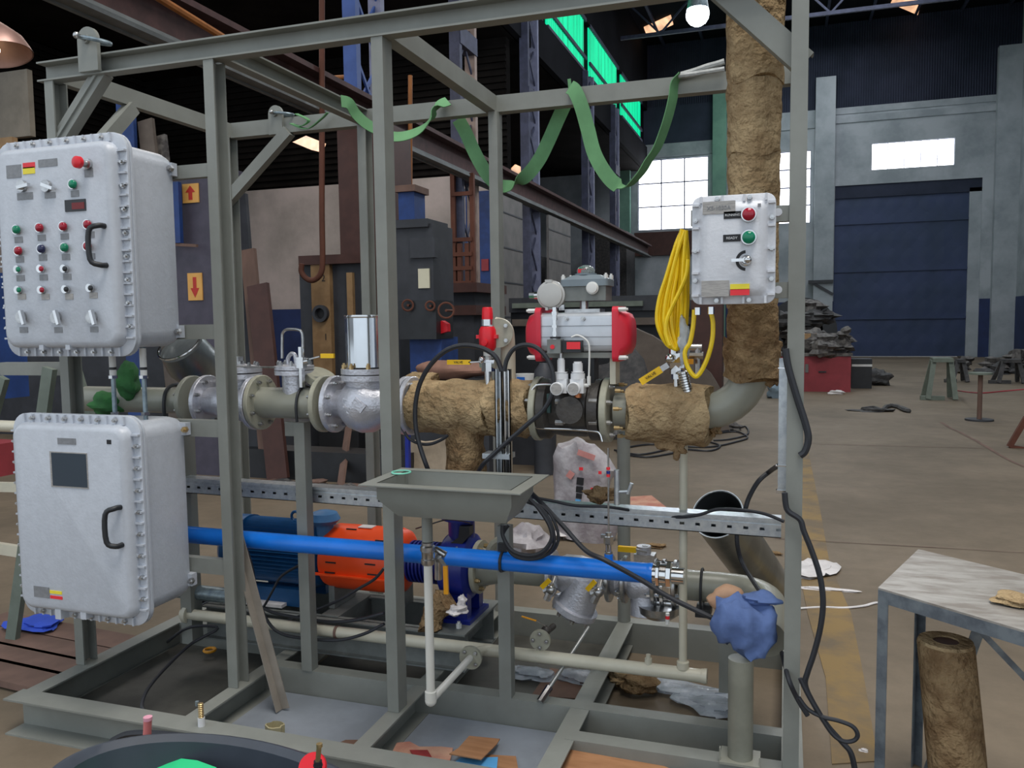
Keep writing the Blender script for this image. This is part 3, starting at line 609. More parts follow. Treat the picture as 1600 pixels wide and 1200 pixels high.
# black ball valve
xa, xb = XP(838), XP(962)
o = thing('black_valve', (XP(900), YP, ZP-.12), 'black cast ball valve between two cream flanges under the actuator', 'valve')
flange(o, xa, .024, .122, 'flange_paint', face=-1)
build(MB().lathe([(0, .114), (.03, .114), (.045, .095), (.09, .102), (.17, .102), (XP(943)-xa-.078, .098), (XP(943)-xa-.068, .115), (XP(943)-xa-.031, .115)], (xa+.028, YP, ZP), (1, 0, 0), 40), 'body', 'black_valve', o)
build(MB().cyl((XP(903), YP, ZP), (XP(903), YP, ZP+.15), .05, n=24).lathe([(0, .045), (.04, .05)], (XP(903), YP-.09, ZP+.01), (0, -1, 0), 20), 'neck', 'black_valve', o)
flange(o, XP(945), .026, .12, 'flange_paint', face=1)
for px in (868, 933): bolts(o, [PY(px, 627, YP-.10), PY(px, 660, YP-.10)], (1 if px < 900 else -1, 0, 0), .011, .03, 'steel')
build(MB().box(PY(858, 630, YP-.105), (.012, .02, .07)), 'name_strip', mat('dark_teal', (50, 78, 76), .6), o)
# end spool with wool and elbow rising to the column
xa = XP(962); xe = XP(1110); xc = XP(1174); Rb = .17
o = thing('insulated_riser', (xa, YP, ZP), 'brown wool-wrapped pipe with bare grey elbow rising behind right panel', 'insulated pipe')
arc = [(xc-Rb+Rb*math.sin(a), YP, ZP+Rb-Rb*math.cos(a)) for a in [pi/2*i/10 for i in range(11)]]
build(MB().tube([(xa, YP, ZP), (xc-Rb-.01, YP, ZP)]+arc+[(xc, YP, ZP+Rb+.05), (xc, YP, 3.2)], RP+.003, 32, sm=False), 'pipe', 'pipe_grey', o)
build(wool(MB(), [(XP(986), YP, ZP-.005), (XP(1108), YP, ZP-.01)], .107, 21, amp=.05), 'wool_wrap', 'wool', o)
zz = [PY(1174, y, YP).z for y in (588, 533, 474, 385, 243, 128, -60)]
for i in range(6): build(wool(MB(), [(xc+.002*(i % 2), YP, zz[i]-.008), (xc, YP, zz[i+1]+.006)], (.096, .086, .086, .086, .090, .096)[i], 30+i, amp=(.07, .04, .04, .04, .045, .05)[i]), 'wool_wrap', 'wool_dark' if i in (0, 1) else 'wool', o)
for i, (px, py, s) in enumerate(((1060, 700, .03), (1050, 690, .04), (1208, 588, .025), (1116, 672, .02))): build(MB().blob(PY(px, py, YP-.02), (s, s*.5, s*1.0), i, .5), 'wool_tuft', 'wool_dark', o)
bolts(o, ring_pts((XP(966), YP, ZP), (1, 0, 0), .095, 8, .2), (1, 0, 0), .008, .02, 'brass', stud=.006)
# green cloth lump at the left
o = single(MB().blob(PY(200, 596, 2.93), (.055, .05, .075), 4, .18).blob(PY(168, 632, 2.95), (.09, .06, .05), 6, .2), 'green_cloth', 'green_cloth', 'dark green cloth bundled on the pipe between the white panels', 'cloth')
o = thing('duct_hood', PY(290, 590, 3.5), 'dull metal hood with shiny rim right of the upper panel', 'hood')
a, b = PY(300, 560, 3.6), PY(262, 528, 3.45)
build(MB().lathe([(0, .10), (.12, .13), (.22, .115)], PY(318, 590, 3.6), PY(282, 540, 3.45)-PY(318, 590, 3.6), 28), 'shell', 'duct', o)
build(MB().tube(ring_pts(PY(280, 538, 3.44), PY(282, 540, 3.45)-PY(318, 590, 3.6), .113, 20), .006, 6, closed=True), 'rim', 'chrome', o)
# ================================================================ actuator
ya = 2.99
def XA_(px, y=520, Y=2.92): return PY(px, y, Y).x
def ZA(y, px=900, Y=2.92): return PY(px, y, Y).z
o = thing('valve_actuator', (XA_(900), ya, ZA(562)), 'silver pneumatic actuator with red end caps above the black valve', 'actuator')
xl, xr, z0, z1 = XA_(846), XA_(957), ZA(550), ZA(488)
def yz(w_, h_, r, cz): return rrect(w_, h_, r, 5, ya, cz)
h = z1-z0; cz = (z0+z1)/2
mb = MB(); mb.loft([[(x, y, z) for y, z in yz(.145, h, .022, cz)] for x in (xl, xr)]); build(mb, 'cylinder', 'actuator', o)
mb = MB()
for zc_ in (cz+.022, cz-.018, cz-.05): mb.bb((xl, ya-.0745, zc_), (xr, ya-.072, zc_+.002))
build(mb, 'groove', 'label_grey', o)
for s, xq in ((-1, xl), (1, xr)):
    mb = MB(); mb.loft([[(xq+s*d, y, z) for y, z in yz(a, b, c, cz-.008)] for d, a, b, c in ((0, .165, h+.055, .02), (.022, .165, h+.055, .02), (.026, .16, h+.02, .03), (.052, .15, h, .045), (.064, .12, h-.04, .04))]); build(mb, 'end_cap', 'red_cap', o)
    bolts(o, [(xq+s*.02, ya-.07, cz+h/2+.008), (xq+s*.02, ya-.07, cz-h/2-.02)], (s, 0, 0), .009, .03, 'white_plastic')
build(MB().bb((xl, ya-.06, z0-.022), (xr, ya+.06, z0-.002)), 'bottom_plate', 'frame', o)
build(MB().bb((XA_(950), ya-.04, ZP+.1), (XA_(959), ya+.04, z0-.01)), 'bracket', 'pipe_cream', o)
build(MB().bb((XA_(885), ya-.04, ZP+.1), (XA_(925), ya+.04, z0-.01)), 'coupling', 'black', o)
build(MB().bb((XA_(880), ya-.045, z1), (XA_(935), ya+.045, z1+.012)).cyl((XA_(906), ya, z1), (XA_(906), ya, ZA(469)), .016).box((XA_(876), ya-.05, ZA(480)), (.02, .01, .02)), 'mounting_foot', 'steel', o)
bolts(o, [PY(885, 498, ya-.075), PY(911, 498, ya-.075)], (0, -1, 0), .008, .008, 'steel')
# limit switch box on top
o = thing('limit_switch_box', (XA_(910), ya, ZA(471)), 'blue-grey limit switch box with red domed indicator on the actuator', 'switch box')
x0, x1 = XA_(878, 460), XA_(945, 460)
build(MB().bb((x0, ya-.055, ZA(470)), (x1, ya+.055, ZA(447))).bevel(.006), 'lower_case', 'frame_worn', o)
mb = MB(); zl = ZA(447); zt = ZA(429)
mb.loft([[(cx, cy, z) for cx, cy in rrect(a, b, .015, 4, (x0+x1)/2, ya)] for a, b, z in ((x1-x0+.02, .125, zl), (x1-x0+.02, .125, zl+.024), (x1-x0-.03, .09, zt-.006), (x1-x0-.06, .07, zt))]); build(mb, 'lid', 'box_blue_grey', o)
bolts(o, [(x0, ya-.05, zl+.024), (x1, ya-.05, zl+.026), (x1+.005, ya+.02, zl+.026), (x0+.005, ya+.04, zl+.026)], (0, 0, 1), .008, .014, 'white_plastic')
build(MB().lathe([(0, .012), (.004, .021), (.012, .023)], PY(926, 450, ya-.065)-V(0, .012, 0)+V(0, .018, 0), (0, -1, 0), 24).lathe([(0, .018), (.012, .018), (.013, .012)], PY(926, 450, ya-.07), (0, -1, 0), 24), 'gland_plug', 'white_plastic', o)
pd = V(XA_(909), ya, zt)
build(MB().cyl(pd, pd+V(0, 0, .006), .04, n=24), 'indicator_base', 'box_blue_grey', o)
build(MB().lathe([(0, .034), (.012, .034), (.024, .026), (.031, .010)], pd+V(0, 0, .006), (0, 0, 1), 24), 'indicator_dome', mat('dome', (190, 205, 205), .05, trans=.7), o)
build(MB().bb(pd+V(-.022, -.032, .008), pd+V(.006, -.02, .022)), 'indicator_flag', 'red_paint', o); build(MB().bb(pd+V(-.02, -.028, .022), pd+V(.0, -.012, .028)), 'indicator_flag', 'green_lens', o)
# round junction box
c = PY(862, 461, ya-.05)
o = thing('junction_box', c, 'pale round junction box with side gland left of the switch box', 'junction box')
build(MB().lathe([(0, .05), (.03, .053), (.042, .053), (.044, .046), (.05, .044), (.052, .035)], c+V(0, .03, 0), (0, -1, 0), 36), 'box', 'cast_grey', o)
build(MB().bb(c+V(-.02, -.018, -.056), c+V(-.01, .0, -.045)), 'lid_lug', 'cast_grey', o); build(MB().bb(c+V(-.02, -.018, .045), c+V(.006, .0, .056)), 'lid_lug', 'cast_grey', o)
build(MB().cyl(c+V(-.05, .01, 0), c+V(-.068, .01, 0), .014).cyl(c+V(-.066, .01, 0), c+V(-.088, .01, 0), .012, n=8), 'cable_gland', 'chrome', o); build(MB().cyl(c+V(.05, .01, .002), c+V(.066, .01, .002), .008), 'side_nipple', 'chrome', o)
# conduit chain and solenoid
xk = PY(868, 500, ya-.09).x; yk = ya-.10
o = thing('conduit_drop', (xk, yk, ZA(545)), 'chrome conduit fittings hanging in front of the actuator', 'conduit')
mb = MB(); zs_ = [PY(868, y, yk).z for y in (480, 487, 492, 500, 508, 512, 518, 524, 530)]
for i in range(8): mb.cyl((xk, yk, zs_[i]), (xk, yk, zs_[i+1]), (.009, .013, .010, .008, .012, .008, .010, .008)[i], n=8)
build(mb, 'fitting', 'chrome', o)
o = thing('solenoid', PY(868, 548, yk), 'black solenoid with small red button below the chrome fittings', 'solenoid')
build(MB().box(PY(868, 541, yk-.0), (.05, .05, .05)).bevel(.008), 'coil_case', 'frame_worn', o); build(MB().cyl(PY(868, 529, yk)+V(0, 0, -.0), PY(868, 526, yk), .02), 'coil_top', 'black', o)
build(MB().cyl(PY(863, 542, yk-.025), PY(863, 542, yk-.03), .008), 'button', 'red_paint', o)
o = thing('control_module', PY(895, 550, yk), 'black module with bright red sticker on the actuator front', 'control box')
build(MB().box(PY(895, 541, yk+.01), (.07, .045, .042)).bevel(.005), 'case', 'black', o); build(MB().box(PY(896, 540, yk-.0145), (.05, .002, .026)), 'sticker', 'red_label', o)
build(MB().tube([PY(x, y, yk) for x, y in ((893, 527), (902, 524), (912, 528), (919, 536), (921, 550), (920, 590), (918, 600), (906, 603))], .0035), 'air_tube', 'white_plastic', o)
build(MB().cyl(PY(920, 588, yk), PY(920, 602, yk), .007).cyl(PY(920, 602, yk), PY(908, 603, yk), .007), 'elbow_fitting', 'white_plastic', o)
# two regulators with gauges
def regulator(px, py, lab, r, cap, g):
    c = PY(px, py, yk); o = thing('air_regulator', c+V(0, 0, -.035), lab, 'air regulator', 'air regulators')
    build(MB().box(c, (.05, .04, .05)).bevel(.006).cyl(c+V(0, 0, .025), c+V(0, 0, .045), .026).lathe([(0, .02), (.006, .024)], c+V(0, 0, .045), (0, 0, 1)), 'body', 'gauge_white', o)
    build(MB().cyl(c+V(0, 0, .05), c+V(0, 0, .05+cap), r).cyl(c+V(0, 0, .05+cap), c+V(0, 0, .056+cap), r*.8), 'knob', 'gauge_white', o)
    gc = c+V(-.008, -.03, -.008)
    build(MB().lathe([(0, g), (.018, g), (.02, g*.92)], gc+V(0, .01, 0), (0, -1, 0), 28), 'gauge', 'gauge_white', o); build(MB().lathe([(0, g*.84), (.001, g*.84)], gc+V(0, -.0105, 0), (0, -1, 0), 28).lathe([(0, .003), (.003, .003)], gc+V(0, -.011, 0), (0, -1, 0), 10), 'gauge_face', 'label_silver', o)
    return o, c
r1, ca = regulator(877, 603, 'left air regulator with slim white knob and round gauge', .014, .045, .024)
build(MB().cyl(ca+V(-0, 0, .10), ca+V(0, 0, .13), .006), 'fitting', 'steel', r1)
r2, cb = regulator(903, 603, 'right air regulator with wide grey knob and round gauge', .018, .032, .024)
build(MB().cyl(cb+V(.0, 0, -.025), cb+V(0, 0, -.042), .013), 'drain_plug', 'copper', r2)
single(MB().tube([PY(x, y, yk+.02) for x, y in ((868, 601), (845, 601), (836, 604), (831, 615), (831, 650), (834, 664), (842, 669), (890, 671), (928, 674), (937, 678), (941, 690))], .0045), 'instrument_tube', 'chrome', 'thin bright steel tube looping under the black valve', 'tube')
# ================================================================ relief valve group
yv = 2.98; xv = XP(762, 520, yv); Zr = lambda y: PY(762, y, yv).z
o = thing('relief_valve', (xv, yv, Zr(555)), 'red relief valve with white collar standing above the wrapped pipe', 'relief valve')
build(MB().lathe([(0, .022), (Zr(482)-Zr(499), .020), (Zr(480)-Zr(499), .017)], (xv, yv, Zr(499)), (0, 0, 1), 20), 'cap', 'red_paint', o)
build(MB().cyl((xv, yv, Zr(509)), (xv, yv, Zr(499)), .025, n=24), 'collar', 'chrome', o)
hh = Zr(510)-Zr(548)
build(MB().lathe([(0, .024), (hh*.15, .033), (hh*.5, .034), (hh*.85, .033), (hh, .026)], (xv, yv, Zr(548)), (0, 0, 1), 24).box((xv, yv, Zr(526)), (.085, .03, .014)).cyl((xv, yv-.02, Zr(535)), (xv, yv-.042, Zr(535)), .012), 'body', 'red_paint', o)
build(MB().cyl((xv, yv, Zr(556)), (xv, yv, Zr(548)), .018).cyl((xv, yv, Zr(562)), (xv, yv, Zr(556)), .013, n=6), 'base_nut', 'white_plastic', o)
o = thing('ball_valve', (xv, yv, Zr(600)), 'steel ball valve with yellow lever pointing left beneath the red relief valve', 'valve')
build(MB().cyl((xv, yv, Zr(602)), (xv, yv, Zr(562)), .015).cyl((xv, yv, Zr(580)), (xv, yv, Zr(566)), .028, n=8).cyl((xv-.03, yv, Zr(568)), (xv+.03, yv, Zr(568)), .02, n=8).sph((xv-.02, yv-.015, Zr(562)), .014), 'body', 'chrome', o)
build(MB().sweep(sq(.012, .005), PY(752, 565, yv-.03), PY(733, 566, yv-.03), (0, 0, 1)), 'lever', 'steel', o); build(MB().box(PY(717, 566, yv-.03), (.095, .012, .018)).bevel(.006), 'handle', 'yellow_handle', o)
text(o, 'VALVE', PY(717, 566, yv-.03)+V(0, -.0065, 0), .013, 'ink')
xj = XP(790, 540, 3.05)
o = thing('vent_pipe', (xj, 3.05, ZP), 'cream pipe bend with a bolted flange behind the red valve', 'pipe')
zt = PY(785, 520, 3.05).z
build(MB().tube([(xj+.01, 3.05, ZP+.05), (xj+.01, 3.05, zt-.04), (xj-.0, 3.045, zt+.02), (xj-.04, 3.04, zt+.035)], .028, 16), 'pipe', 'pipe_cream', o)
build(MB().lathe([(0, .056), (.016, .056)], (xj-.01, 3.0, zt), (.25, -1, 0), 28), 'flange', 'flange_paint', o)
bolts(o, ring_pts((xj-.006, 2.985, zt), (.25, -1, 0), .04, 4, .5), (.25, -1, 0), .008, .01)
# right ball valves with lever and fittings above wrapped end
yb = 2.98; xb_ = XP(1057, 570, yb)
o = thing('ball_valve', (xb_, yb, PY(1057, 605, yb).z), 'chrome ball valve with long yellow lever sloping down left of the yellow cable', 'valve')
zz_ = lambda y: PY(1057, y, yb).z
build(MB().cyl((xb_, yb, zz_(612)), (xb_, yb, zz_(590)), .013).cyl((xb_, yb, zz_(592)), (xb_, yb, zz_(580)), .018, n=6).cyl((xb_-.02, yb, zz_(566)), (xb_+.03, yb, zz_(566)), .028, n=8).cyl((xb_, yb, zz_(584)), (xb_, yb, zz_(552)), .024, n=8).sph((xb_-.02, yb-.02, zz_(560)), .018).cyl((xb_-.01, yb, zz_(552)), (xb_-.01, yb, zz_(545)), .016), 'body', 'chrome', o)
a, b = PY(1044, 570, yb-.03), PY(1001, 597, yb-.03)
build(MB().sweep(sq(.02, .007), a, a+(b-a)*.35, (0, -1, 0)), 'lever', 'steel', o)
build(MB().sweep(sq(.026, .012), a+(b-a)*.25, b, (0, -1, 0)), 'handle', 'yellow_handle', o)
m_ = a+(b-a)*.62; text(o, 'VALVE', m_+V(0, -.009, 0), .015, 'ink', xdir=(a-b), zdir=V(0, -1, 0).cross(a-b))
o = thing('hose_fitting', PY(1070, 606, 2.96), 'stack of ribbed chrome fittings right of the long-levered valve', 'fitting')
mb = MB(); A, B = PY(1066, 580, 2.95), PY(1074, 612, 2.95)
for i in range(8): mb.lathe([(0, .011), (.003, .019), (.010, .019), (.012, .011)], A+(B-A)*i/8, B-A, 10)
build(mb, 'coupling', 'chrome', o)
o = thing('small_valve', PY(1085, 585, 3.1), 'small steel valve with orange handle behind the yellow cable', 'valve')
mb = MB(); c = PY(1086, 560, 3.1); mb.cyl(c+V(-.02, 0, .04), c+V(.025, 0, .04), .012).cyl(c+V(.01, 0, -.07), c+V(.01, 0, .045), .012, n=8).cyl(c+V(-.02, 0, .01), c+V(.03, 0, .01), .015, n=8); build(mb, 'body', 'steel', o)
build(MB().box(PY(1079, 565, 3.07), (.022, .012, .018)).bevel(.003), 'handle', 'amber', o)
# ================================================================ white enclosures
def enclosure(name, loc, lab, x0, x1, z0, z1, yb, yf, yface, m, sp, bsp, rc=.07, inset=.03, rb=.009, rl=.034):
    o = thing(name, loc, lab, 'control panel'); cx, cz, w_, h = (x0+x1)/2, (z0+z1)/2, x1-x0, z1-z0
    R = lambda ins, y, r: [(a, y, b) for a, b in rrect(w_-2*ins, h-2*ins, r, 6, cx, cz)]
    build(MB().loft([R(inset+.035, yb, rc*.6), R(inset+.008, yb-.02, rc*.8), R(inset, yb-.05, rc*.9), R(inset, yf+.03, rc*.9)]), 'body', m, o)
    build(MB().loft([R(.004, yf+.032, rc), R(0, yf+.028, rc), R(0, yf+.018, rc), R(.003, yf+.016, rc)]), 'body_flange', m, o)
    i2 = rl*.95
    DM = MB().loft([R(.003, yf+.0145, rc), R(0, yf+.012, rc), R(0, yf+.002, rc), R(.003, yf, rc), R(i2, yf-.001, rc*.8), R(i2+.004, yface+.016, rc*.75), R(i2+.014, yface+.004, rc*.65), R(i2+.026, yface, rc*.5)])
    # ribs and bolts round the edge
    ribs = DM; bp = []
    def edge(n, f):
        for k in range(n+1):
            a = f((k)/n)
            ribs.box(a[0], a[1])
        nb = max(2, int(round(n*sp/bsp)))
        for k in range(nb): bp.append(f((k+.5)/nb, True))
    ny = int((h-2*rc)/sp); nx = int((w_-2*rc)/sp)
    for s in (-1, 1):
        xe = x1 if s > 0 else x0
        def fv(t, b=False, s=s, xe=xe):
            z = z0+rc+(h-2*rc)*t
            return (xe-s*rl*.5, yf, z) if b else ((xe-s*rl*.52, yf-.005, z), (rl*.94, .014, .007))
        edge(ny, fv)
        ze = z1 if s > 0 else z0
        def fh(t, b=False, s=s, ze=ze):
            x = x0+rc+(w_-2*rc)*t
            return (x, yf, ze-s*rl*.5) if b else ((x, yf-.004, ze-s*rl*.52), (.007, .011, rl*.94))
        edge(nx, fh)
    door = build(DM, 'door', m, o)
    bolts(o, bp, (0, -1, 0), rb, .012, 'steel')
    return o, door
def disc(par, px, py, Y, r, h, m, nm, label=None, dome=True):
    c = PY(px, py, Y)
    return build(MB().lathe([(0, r), (h*.5, r), (h*.8, r*.8), (h, r*.35)] if dome else [(0, r), (h, r)], c, (0, -1, 0), 20), nm, m, par, label)
def plate(par, x0, y0, x1, y1, Y, m, nm='label_plate', th=.002, label=None):
    a, b = PY(x0, y0, Y), PY(x1, y1, Y); return build(MB().bb((a.x, Y-th, a.z), (b.x, Y, b.z)), nm, m, par, label)
def lamp(par, px, py, Y, r, m, lab=None):
    b = disc(par, px, py, Y, r*1.18, .010, 'chrome', 'lamp_bezel', dome=False); disc(b, px, py, Y-.010, r, .016, m, 'lamp_lens', lab)
def selector(par, px, py, Y, ang, r=.017):
    b = disc(par, px, py, Y, r*1.3, .012, 'steel', 'selector_base', dome=False); c = PY(px, py, Y-.02)
    build(MB().box(c, (r*3.2, .014, r*.7), Matrix.Rotation(ang, 3, 'Y')).bevel(.003), 'selector_knob', 'chrome', b)
def dhandle(par, px, y0, y1, Y, dep=.045, off=0.0):
    a, b = PY(px, y0, Y), PY(px, y1, Y); x = (a.x+b.x)/2
    build(MB().tube([(x+.03, Y, a.z), (x+.025, Y-dep*.6, a.z+.0), (x+.0, Y-dep, a.z-.02), (x, Y-dep, b.z+.02), (x+.025, Y-dep*.6, b.z), (x+.03, Y, b.z)], .010, 10, k=4), 'handle', 'black', par)
YFc = 2.415
o, door = enclosure('control_enclosure', (-2.6, 2.6, 1.526), 'upper white control panel with rows of red and green lamps', -2.915, -2.285, 1.526, 2.347, 2.757, 2.46, YFc, 'white_paint', .04, .08)
for px, py, m in ((27, 359, 'green_lens'), (63, 356, 'red_lens'), (100, 354, 'red_lens'), (138, 351, 'red_lens'), (30, 392, 'red_lens'), (66, 389, 'dark_lens'), (102, 387, 'green_lens'), (138, 385, 'red_lens'), (115, 288, 'green_lens')): lamp(door, px, py, YFc, .0155, m)
for px, py, m in ((30, 421, 'green_lens'), (66, 420, 'red_lens'), (103, 420, 'black'), (31, 453, 'green_lens'), (67, 453, 'red_lens'), (105, 452, 'black'), (143, 450, 'black')):
    b = disc(door, px, py, YFc, .015, .014, 'chrome', 'push_button', dome=False); disc(b, px-1, py, YFc-.014, .010, .008, m, 'button_cap')
for px, py in ((29, 374), (65, 371), (101, 369), (141, 366), (31, 405), (67, 402), (103, 401), (142, 400), (32, 434), (68, 433), (105, 432), (34, 463), (71, 463), (108, 463), (146, 461), (117, 302), (37, 515), (91, 515), (147, 514)): plate(door, px-6, py-4, px+7, py+5, YFc, 'label_silver' if py > 440 and py < 500 else 'label_grey')
for px, py, a in ((36, 291, -.15), (74, 291, .35)): selector(door, px, py, YFc, a)
plate(door, 27, 302, 52, 311, YFc, 'label_grey'); plate(door, 70, 301, 87, 309, YFc, 'label_grey')
for px in (35, 89, 145): selector(door, px, 496, YFc, 1.3)
plate(door, 102, 313, 135, 329, YFc, 'black', 'display_frame', .004); plate(door, 112, 317, 132, 326, YFc-.004, 'display_red', 'display', .001)
plate(door, 10, 259, 34, 277, YFc, 'label_grey'); plate(door, 36, 255, 55, 262, YFc, 'red_label', 'warning_label'); plate(door, 36, 262, 55, 271, YFc, 'yellow_label', 'warning_label'); plate(door, 60, 250, 90, 259, YFc, 'label_grey')
c = PY(138, 257, YFc); e = build(MB().lathe([(0, .02), (.012, .02), (.014, .012), (.035, .012)], c, (0, -1, 0), 20), 'emergency_stop', 'steel', door)
build(MB().lathe([(0, .011), (.008, .022), (.022, .021), (.028, .01)], c-V(0, .033, 0), (0, -1, 0), 24), 'mushroom_head', 'red_paint', e)
plate(door, 132, 263, 146, 276, YFc, 'label_grey')
dhandle(o, 155, 354, 415, YFc-.0); 
for px in (75, 116): plate(o, px-4, 523, px+4, 546, 2.452, 'white_paint', 'hinge_strap', .032)
for y in (265, 518): c = PY(271 if y < 300 else 283, y, 2.735); l = build(MB().box(c+V(-.03, 0, 0), (.07, .03, .05)).bevel(.012), 'mounting_lug', 'white_paint', o); bolts(o, [c+V(.005, -.016, 0)], (0, -1, 0), .013, .014)
o, door = enclosure('control_enclosure', (-2.6, 2.6, .494), 'lower white control panel with a dark square screen', -2.912, -2.285, .494, 1.302, 2.757, 2.46, YFc, 'white_paint', .04, .08)
plate(door, 78, 705, 139, 764, YFc, 'label_silver', 'screen_bezel', .003); plate(door, 80, 707, 137, 762, YFc-.003, 'screen', 'screen', .001)
plate(door, 90, 684, 119, 695, YFc, 'label_grey'); plate(door, 167, 687, 174, 694, YFc, 'ink', 'lock'); plate(door, 53, 915, 78, 935, YFc, 'label_grey')
plate(door, 78, 922, 97, 929, YFc, 'yellow_label', 'warning_label'); plate(door, 79, 930, 98, 937, YFc, 'red_label', 'warning_label')
dhandle(o, 180, 792, 850, YFc)
for px in (101, 140): plate(o, px-5, 941, px+5, 964, 2.452, 'white_paint', 'hinge_strap', .032)
for px, y in ((294, 670), (304, 905)): c = PY(px, y, 2.735); build(MB().box(c+V(-.035, 0, 0), (.07, .03, .05)).bevel(.012), 'mounting_lug', 'white_paint', o); bolts(o, [c+V(.003, -.016, 0)], (0, -1, 0), .013, .014, 'brass' if y < 700 else 'steel')
# conduit stubs between the two panels
for px, lab in ((175, 'left pale conduit joining the two white panels'), (223, 'right pale conduit joining the two white panels')):
    yc = 2.6; a, b = PY(px, 552, yc), PY(px+2, 650, yc); o = thing('conduit', b, lab, 'conduit'); X_ = a.x; L = a.z-b.z
    build(MB().cyl((X_, yc, b.z-.02), (X_, yc, a.z+.03), .009), 'tube', 'galv_dull', o)
    build(MB().cyl((X_, yc, b.z+L*.62), (X_, yc, a.z+.02), .013), 'sleeve', 'white_plastic', o); build(MB().lathe([(0, .017), (.012, .017)], (X_, yc, b.z+L*.60), (0, 0, 1), 6).lathe([(0, .017), (.012, .017)], (X_, yc, b.z+.004), (0, 0, 1), 6), 'nut', 'chrome', o)
    build(MB().cyl((X_, yc, b.z+L*.74), (X_, yc, b.z+L*.78), .0145), 'ring', 'black', o)
# small push-button station
YS = 2.60
o, door = enclosure('control_station', (-.16, 2.68, 1.68), 'small white station with red and green lamps beside the wrapped riser', -.281, -.034, 1.682, 2.012, 2.757, 2.62, YS, 'white_paint2', .062, .085, .028, .012, .0075, .022)
lamp(door, 1170, 335, YS, .019, 'red_lens'); lamp(door, 1170, 371, YS, .019, 'green_lens')
p = plate(door, 1098, 316, 1149, 333, YS, 'label_silver', 'tag_plate'); a = PY(1123, 325, YS-.0025); text(door, 'XS-1030A', a, .017, 'label_grey')
plate(door, 1131, 331, 1158, 341, YS, 'ink', 'name_plate'); text(door, 'RUNNING', PY(1144.5, 336, YS-.0025), .0095, 'gauge_white')
plate(door, 1130, 367, 1157, 377, YS, 'ink', 'name_plate'); text(door, 'READY', PY(1143.5, 372, YS-.0025), .0105, 'gauge_white')
c = PY(1166, 407, YS); mb = MB(); n = 14
ri, ro = .022, .031; vs = []
for i in range(n+1):
    t = math.radians(95+170*i/n); vs += [(c.x+ri*math.cos(t), YS-.001, c.z+ri*math.sin(t)), (c.x+ro*math.cos(t), YS-.001, c.z+ro*math.sin(t))]
mb.mesh(vs, [(2*i, 2*i+1, 2*i+3, 2*i+2) for i in range(n)]); build(mb, 'switch_scale', 'ink', door)
s_ = build(MB().lathe([(0, .016), (.01, .016), (.014, .012), (.03, .010)], c, (0, -1, 0), 20), 'rotary_switch', 'chrome', door)
build(MB().box(c+V(-.014, -.028, 0), (.055, .010, .009)).bevel(.003).sph(c+V(.006, -.03, 0), .012), 'switch_lever', 'chrome', s_)
plate(door, 1096, 439, 1139, 463, YS, 'label_silver', 'data_plate'); plate(door, 1141, 444, 1171, 452, YS, 'yellow_label', 'warning_label'); plate(door, 1141, 452, 1171, 461, YS, 'red_label', 'warning_label')
plate(door, 1184, 318, 1189, 323, YS, 'label_grey', 'logo')
for y in (333, 453): c = PY(1216, y, 2.72); build(MB().cyl(c, c-V(0, .03, 0), .012), 'mounting_lug', 'white_paint2', o)
for px, py in ((1084, 483), (1111, 482)): c = PY(px if px > 1090 else 1090, py, 2.67); build(MB().cyl(c+V(0, 0, .005), c+V(0, 0, -.018), .010, n=8), 'cable_gland', 'chrome', o)
# ================================================================ wash basin
o = thing('steel_tray', (-1.06, 2.57, .97), 'grey welded steel drip trough hung on the middle skid post', 'trough')
X0, X1, Y0, Y1, ZR_ = -1.346, -.779, 2.405, 2.735, 1.103
def rr(x0, x1, y0, y1, z): return [(x0, y0, z), (x1, y0, z), (x1, y1, z), (x0, y1, z)]
t = .045
build(MB().loft([rr(X0+t, X1-t, Y0+t, Y1-t, ZR_), rr(X0, X1, Y0, Y1, ZR_), rr(X0, X1, Y0, Y1, ZR_-.004), rr(X0+t, X1-t, Y0+t, Y1-t, ZR_-.004)], closed=True), 'rim', 'frame', o)
build(MB().loft([rr(X0+t, X1-t, Y0+t, Y1-t, ZR_), rr(X0+t, X1-t, Y0+t, Y1-t, ZR_-.055), rr(X0+.10, X1-.08, Y0+.09, Y1-.09, ZR_-.12), rr(X0+.105, X1-.085, Y0+.095, Y1-.095, ZR_-.116), rr(X0+t+.005, X1-t-.005, Y0+t+.005, Y1-t-.005, ZR_-.054), rr(X0+t+.005, X1-t-.005, Y0+t+.005, Y1-t-.005, ZR_)], cap=False)
      .mesh(rr(X0+.10, X1-.08, Y0+.09, Y1-.09, ZR_-.12), [(0, 1, 2, 3)]), 'bowl', 'frame', o)
c = PZ(623, 738, ZR_+.004); single(MB().tube(ring_pts(c+V(.01, 0, .001), (0, 0, 1), .033, 24), .003, 6, closed=True), 'gasket_ring', mat('teal', (130, 215, 190), .5), 'pale teal ring lying on the trough rim', 'ring')
xd, yd = PY(668, 850, 2.6).x, 2.6; zd = lambda y: PY(668, y, 2.6).z
o = thing('drain_pipe', (xd, yd, zd(1098)), 'white plastic drain pipe dropping from the trough with angled foot', 'pipe')
build(MB().cyl((xd, yd, zd(846)), (xd, yd, ZR_-.118), .019), 'upper_stub', 'frame', o)
build(MB().lathe([(0, .021), (.006, .024), (.02, .024), (.022, .021), (.045, .022), (.05, .026), (.065, .026), (.07, .021), (.08, .021)], (xd, yd, zd(882)), (0, 0, 1), 16), 'union', 'steel', o)
build(MB().cyl((xd, yd, zd(1080)), (xd, yd, zd(880)), .0155, n=20).lathe([(0, .017), (.002, .021), (.03, .021), (.032, .017)], (xd, yd, zd(1092)), (0, 0, 1), 20), 'pipe', 'pvc', o)
zz2 = zd(1098)+.01; fx = (xd, 2.995, zz2)
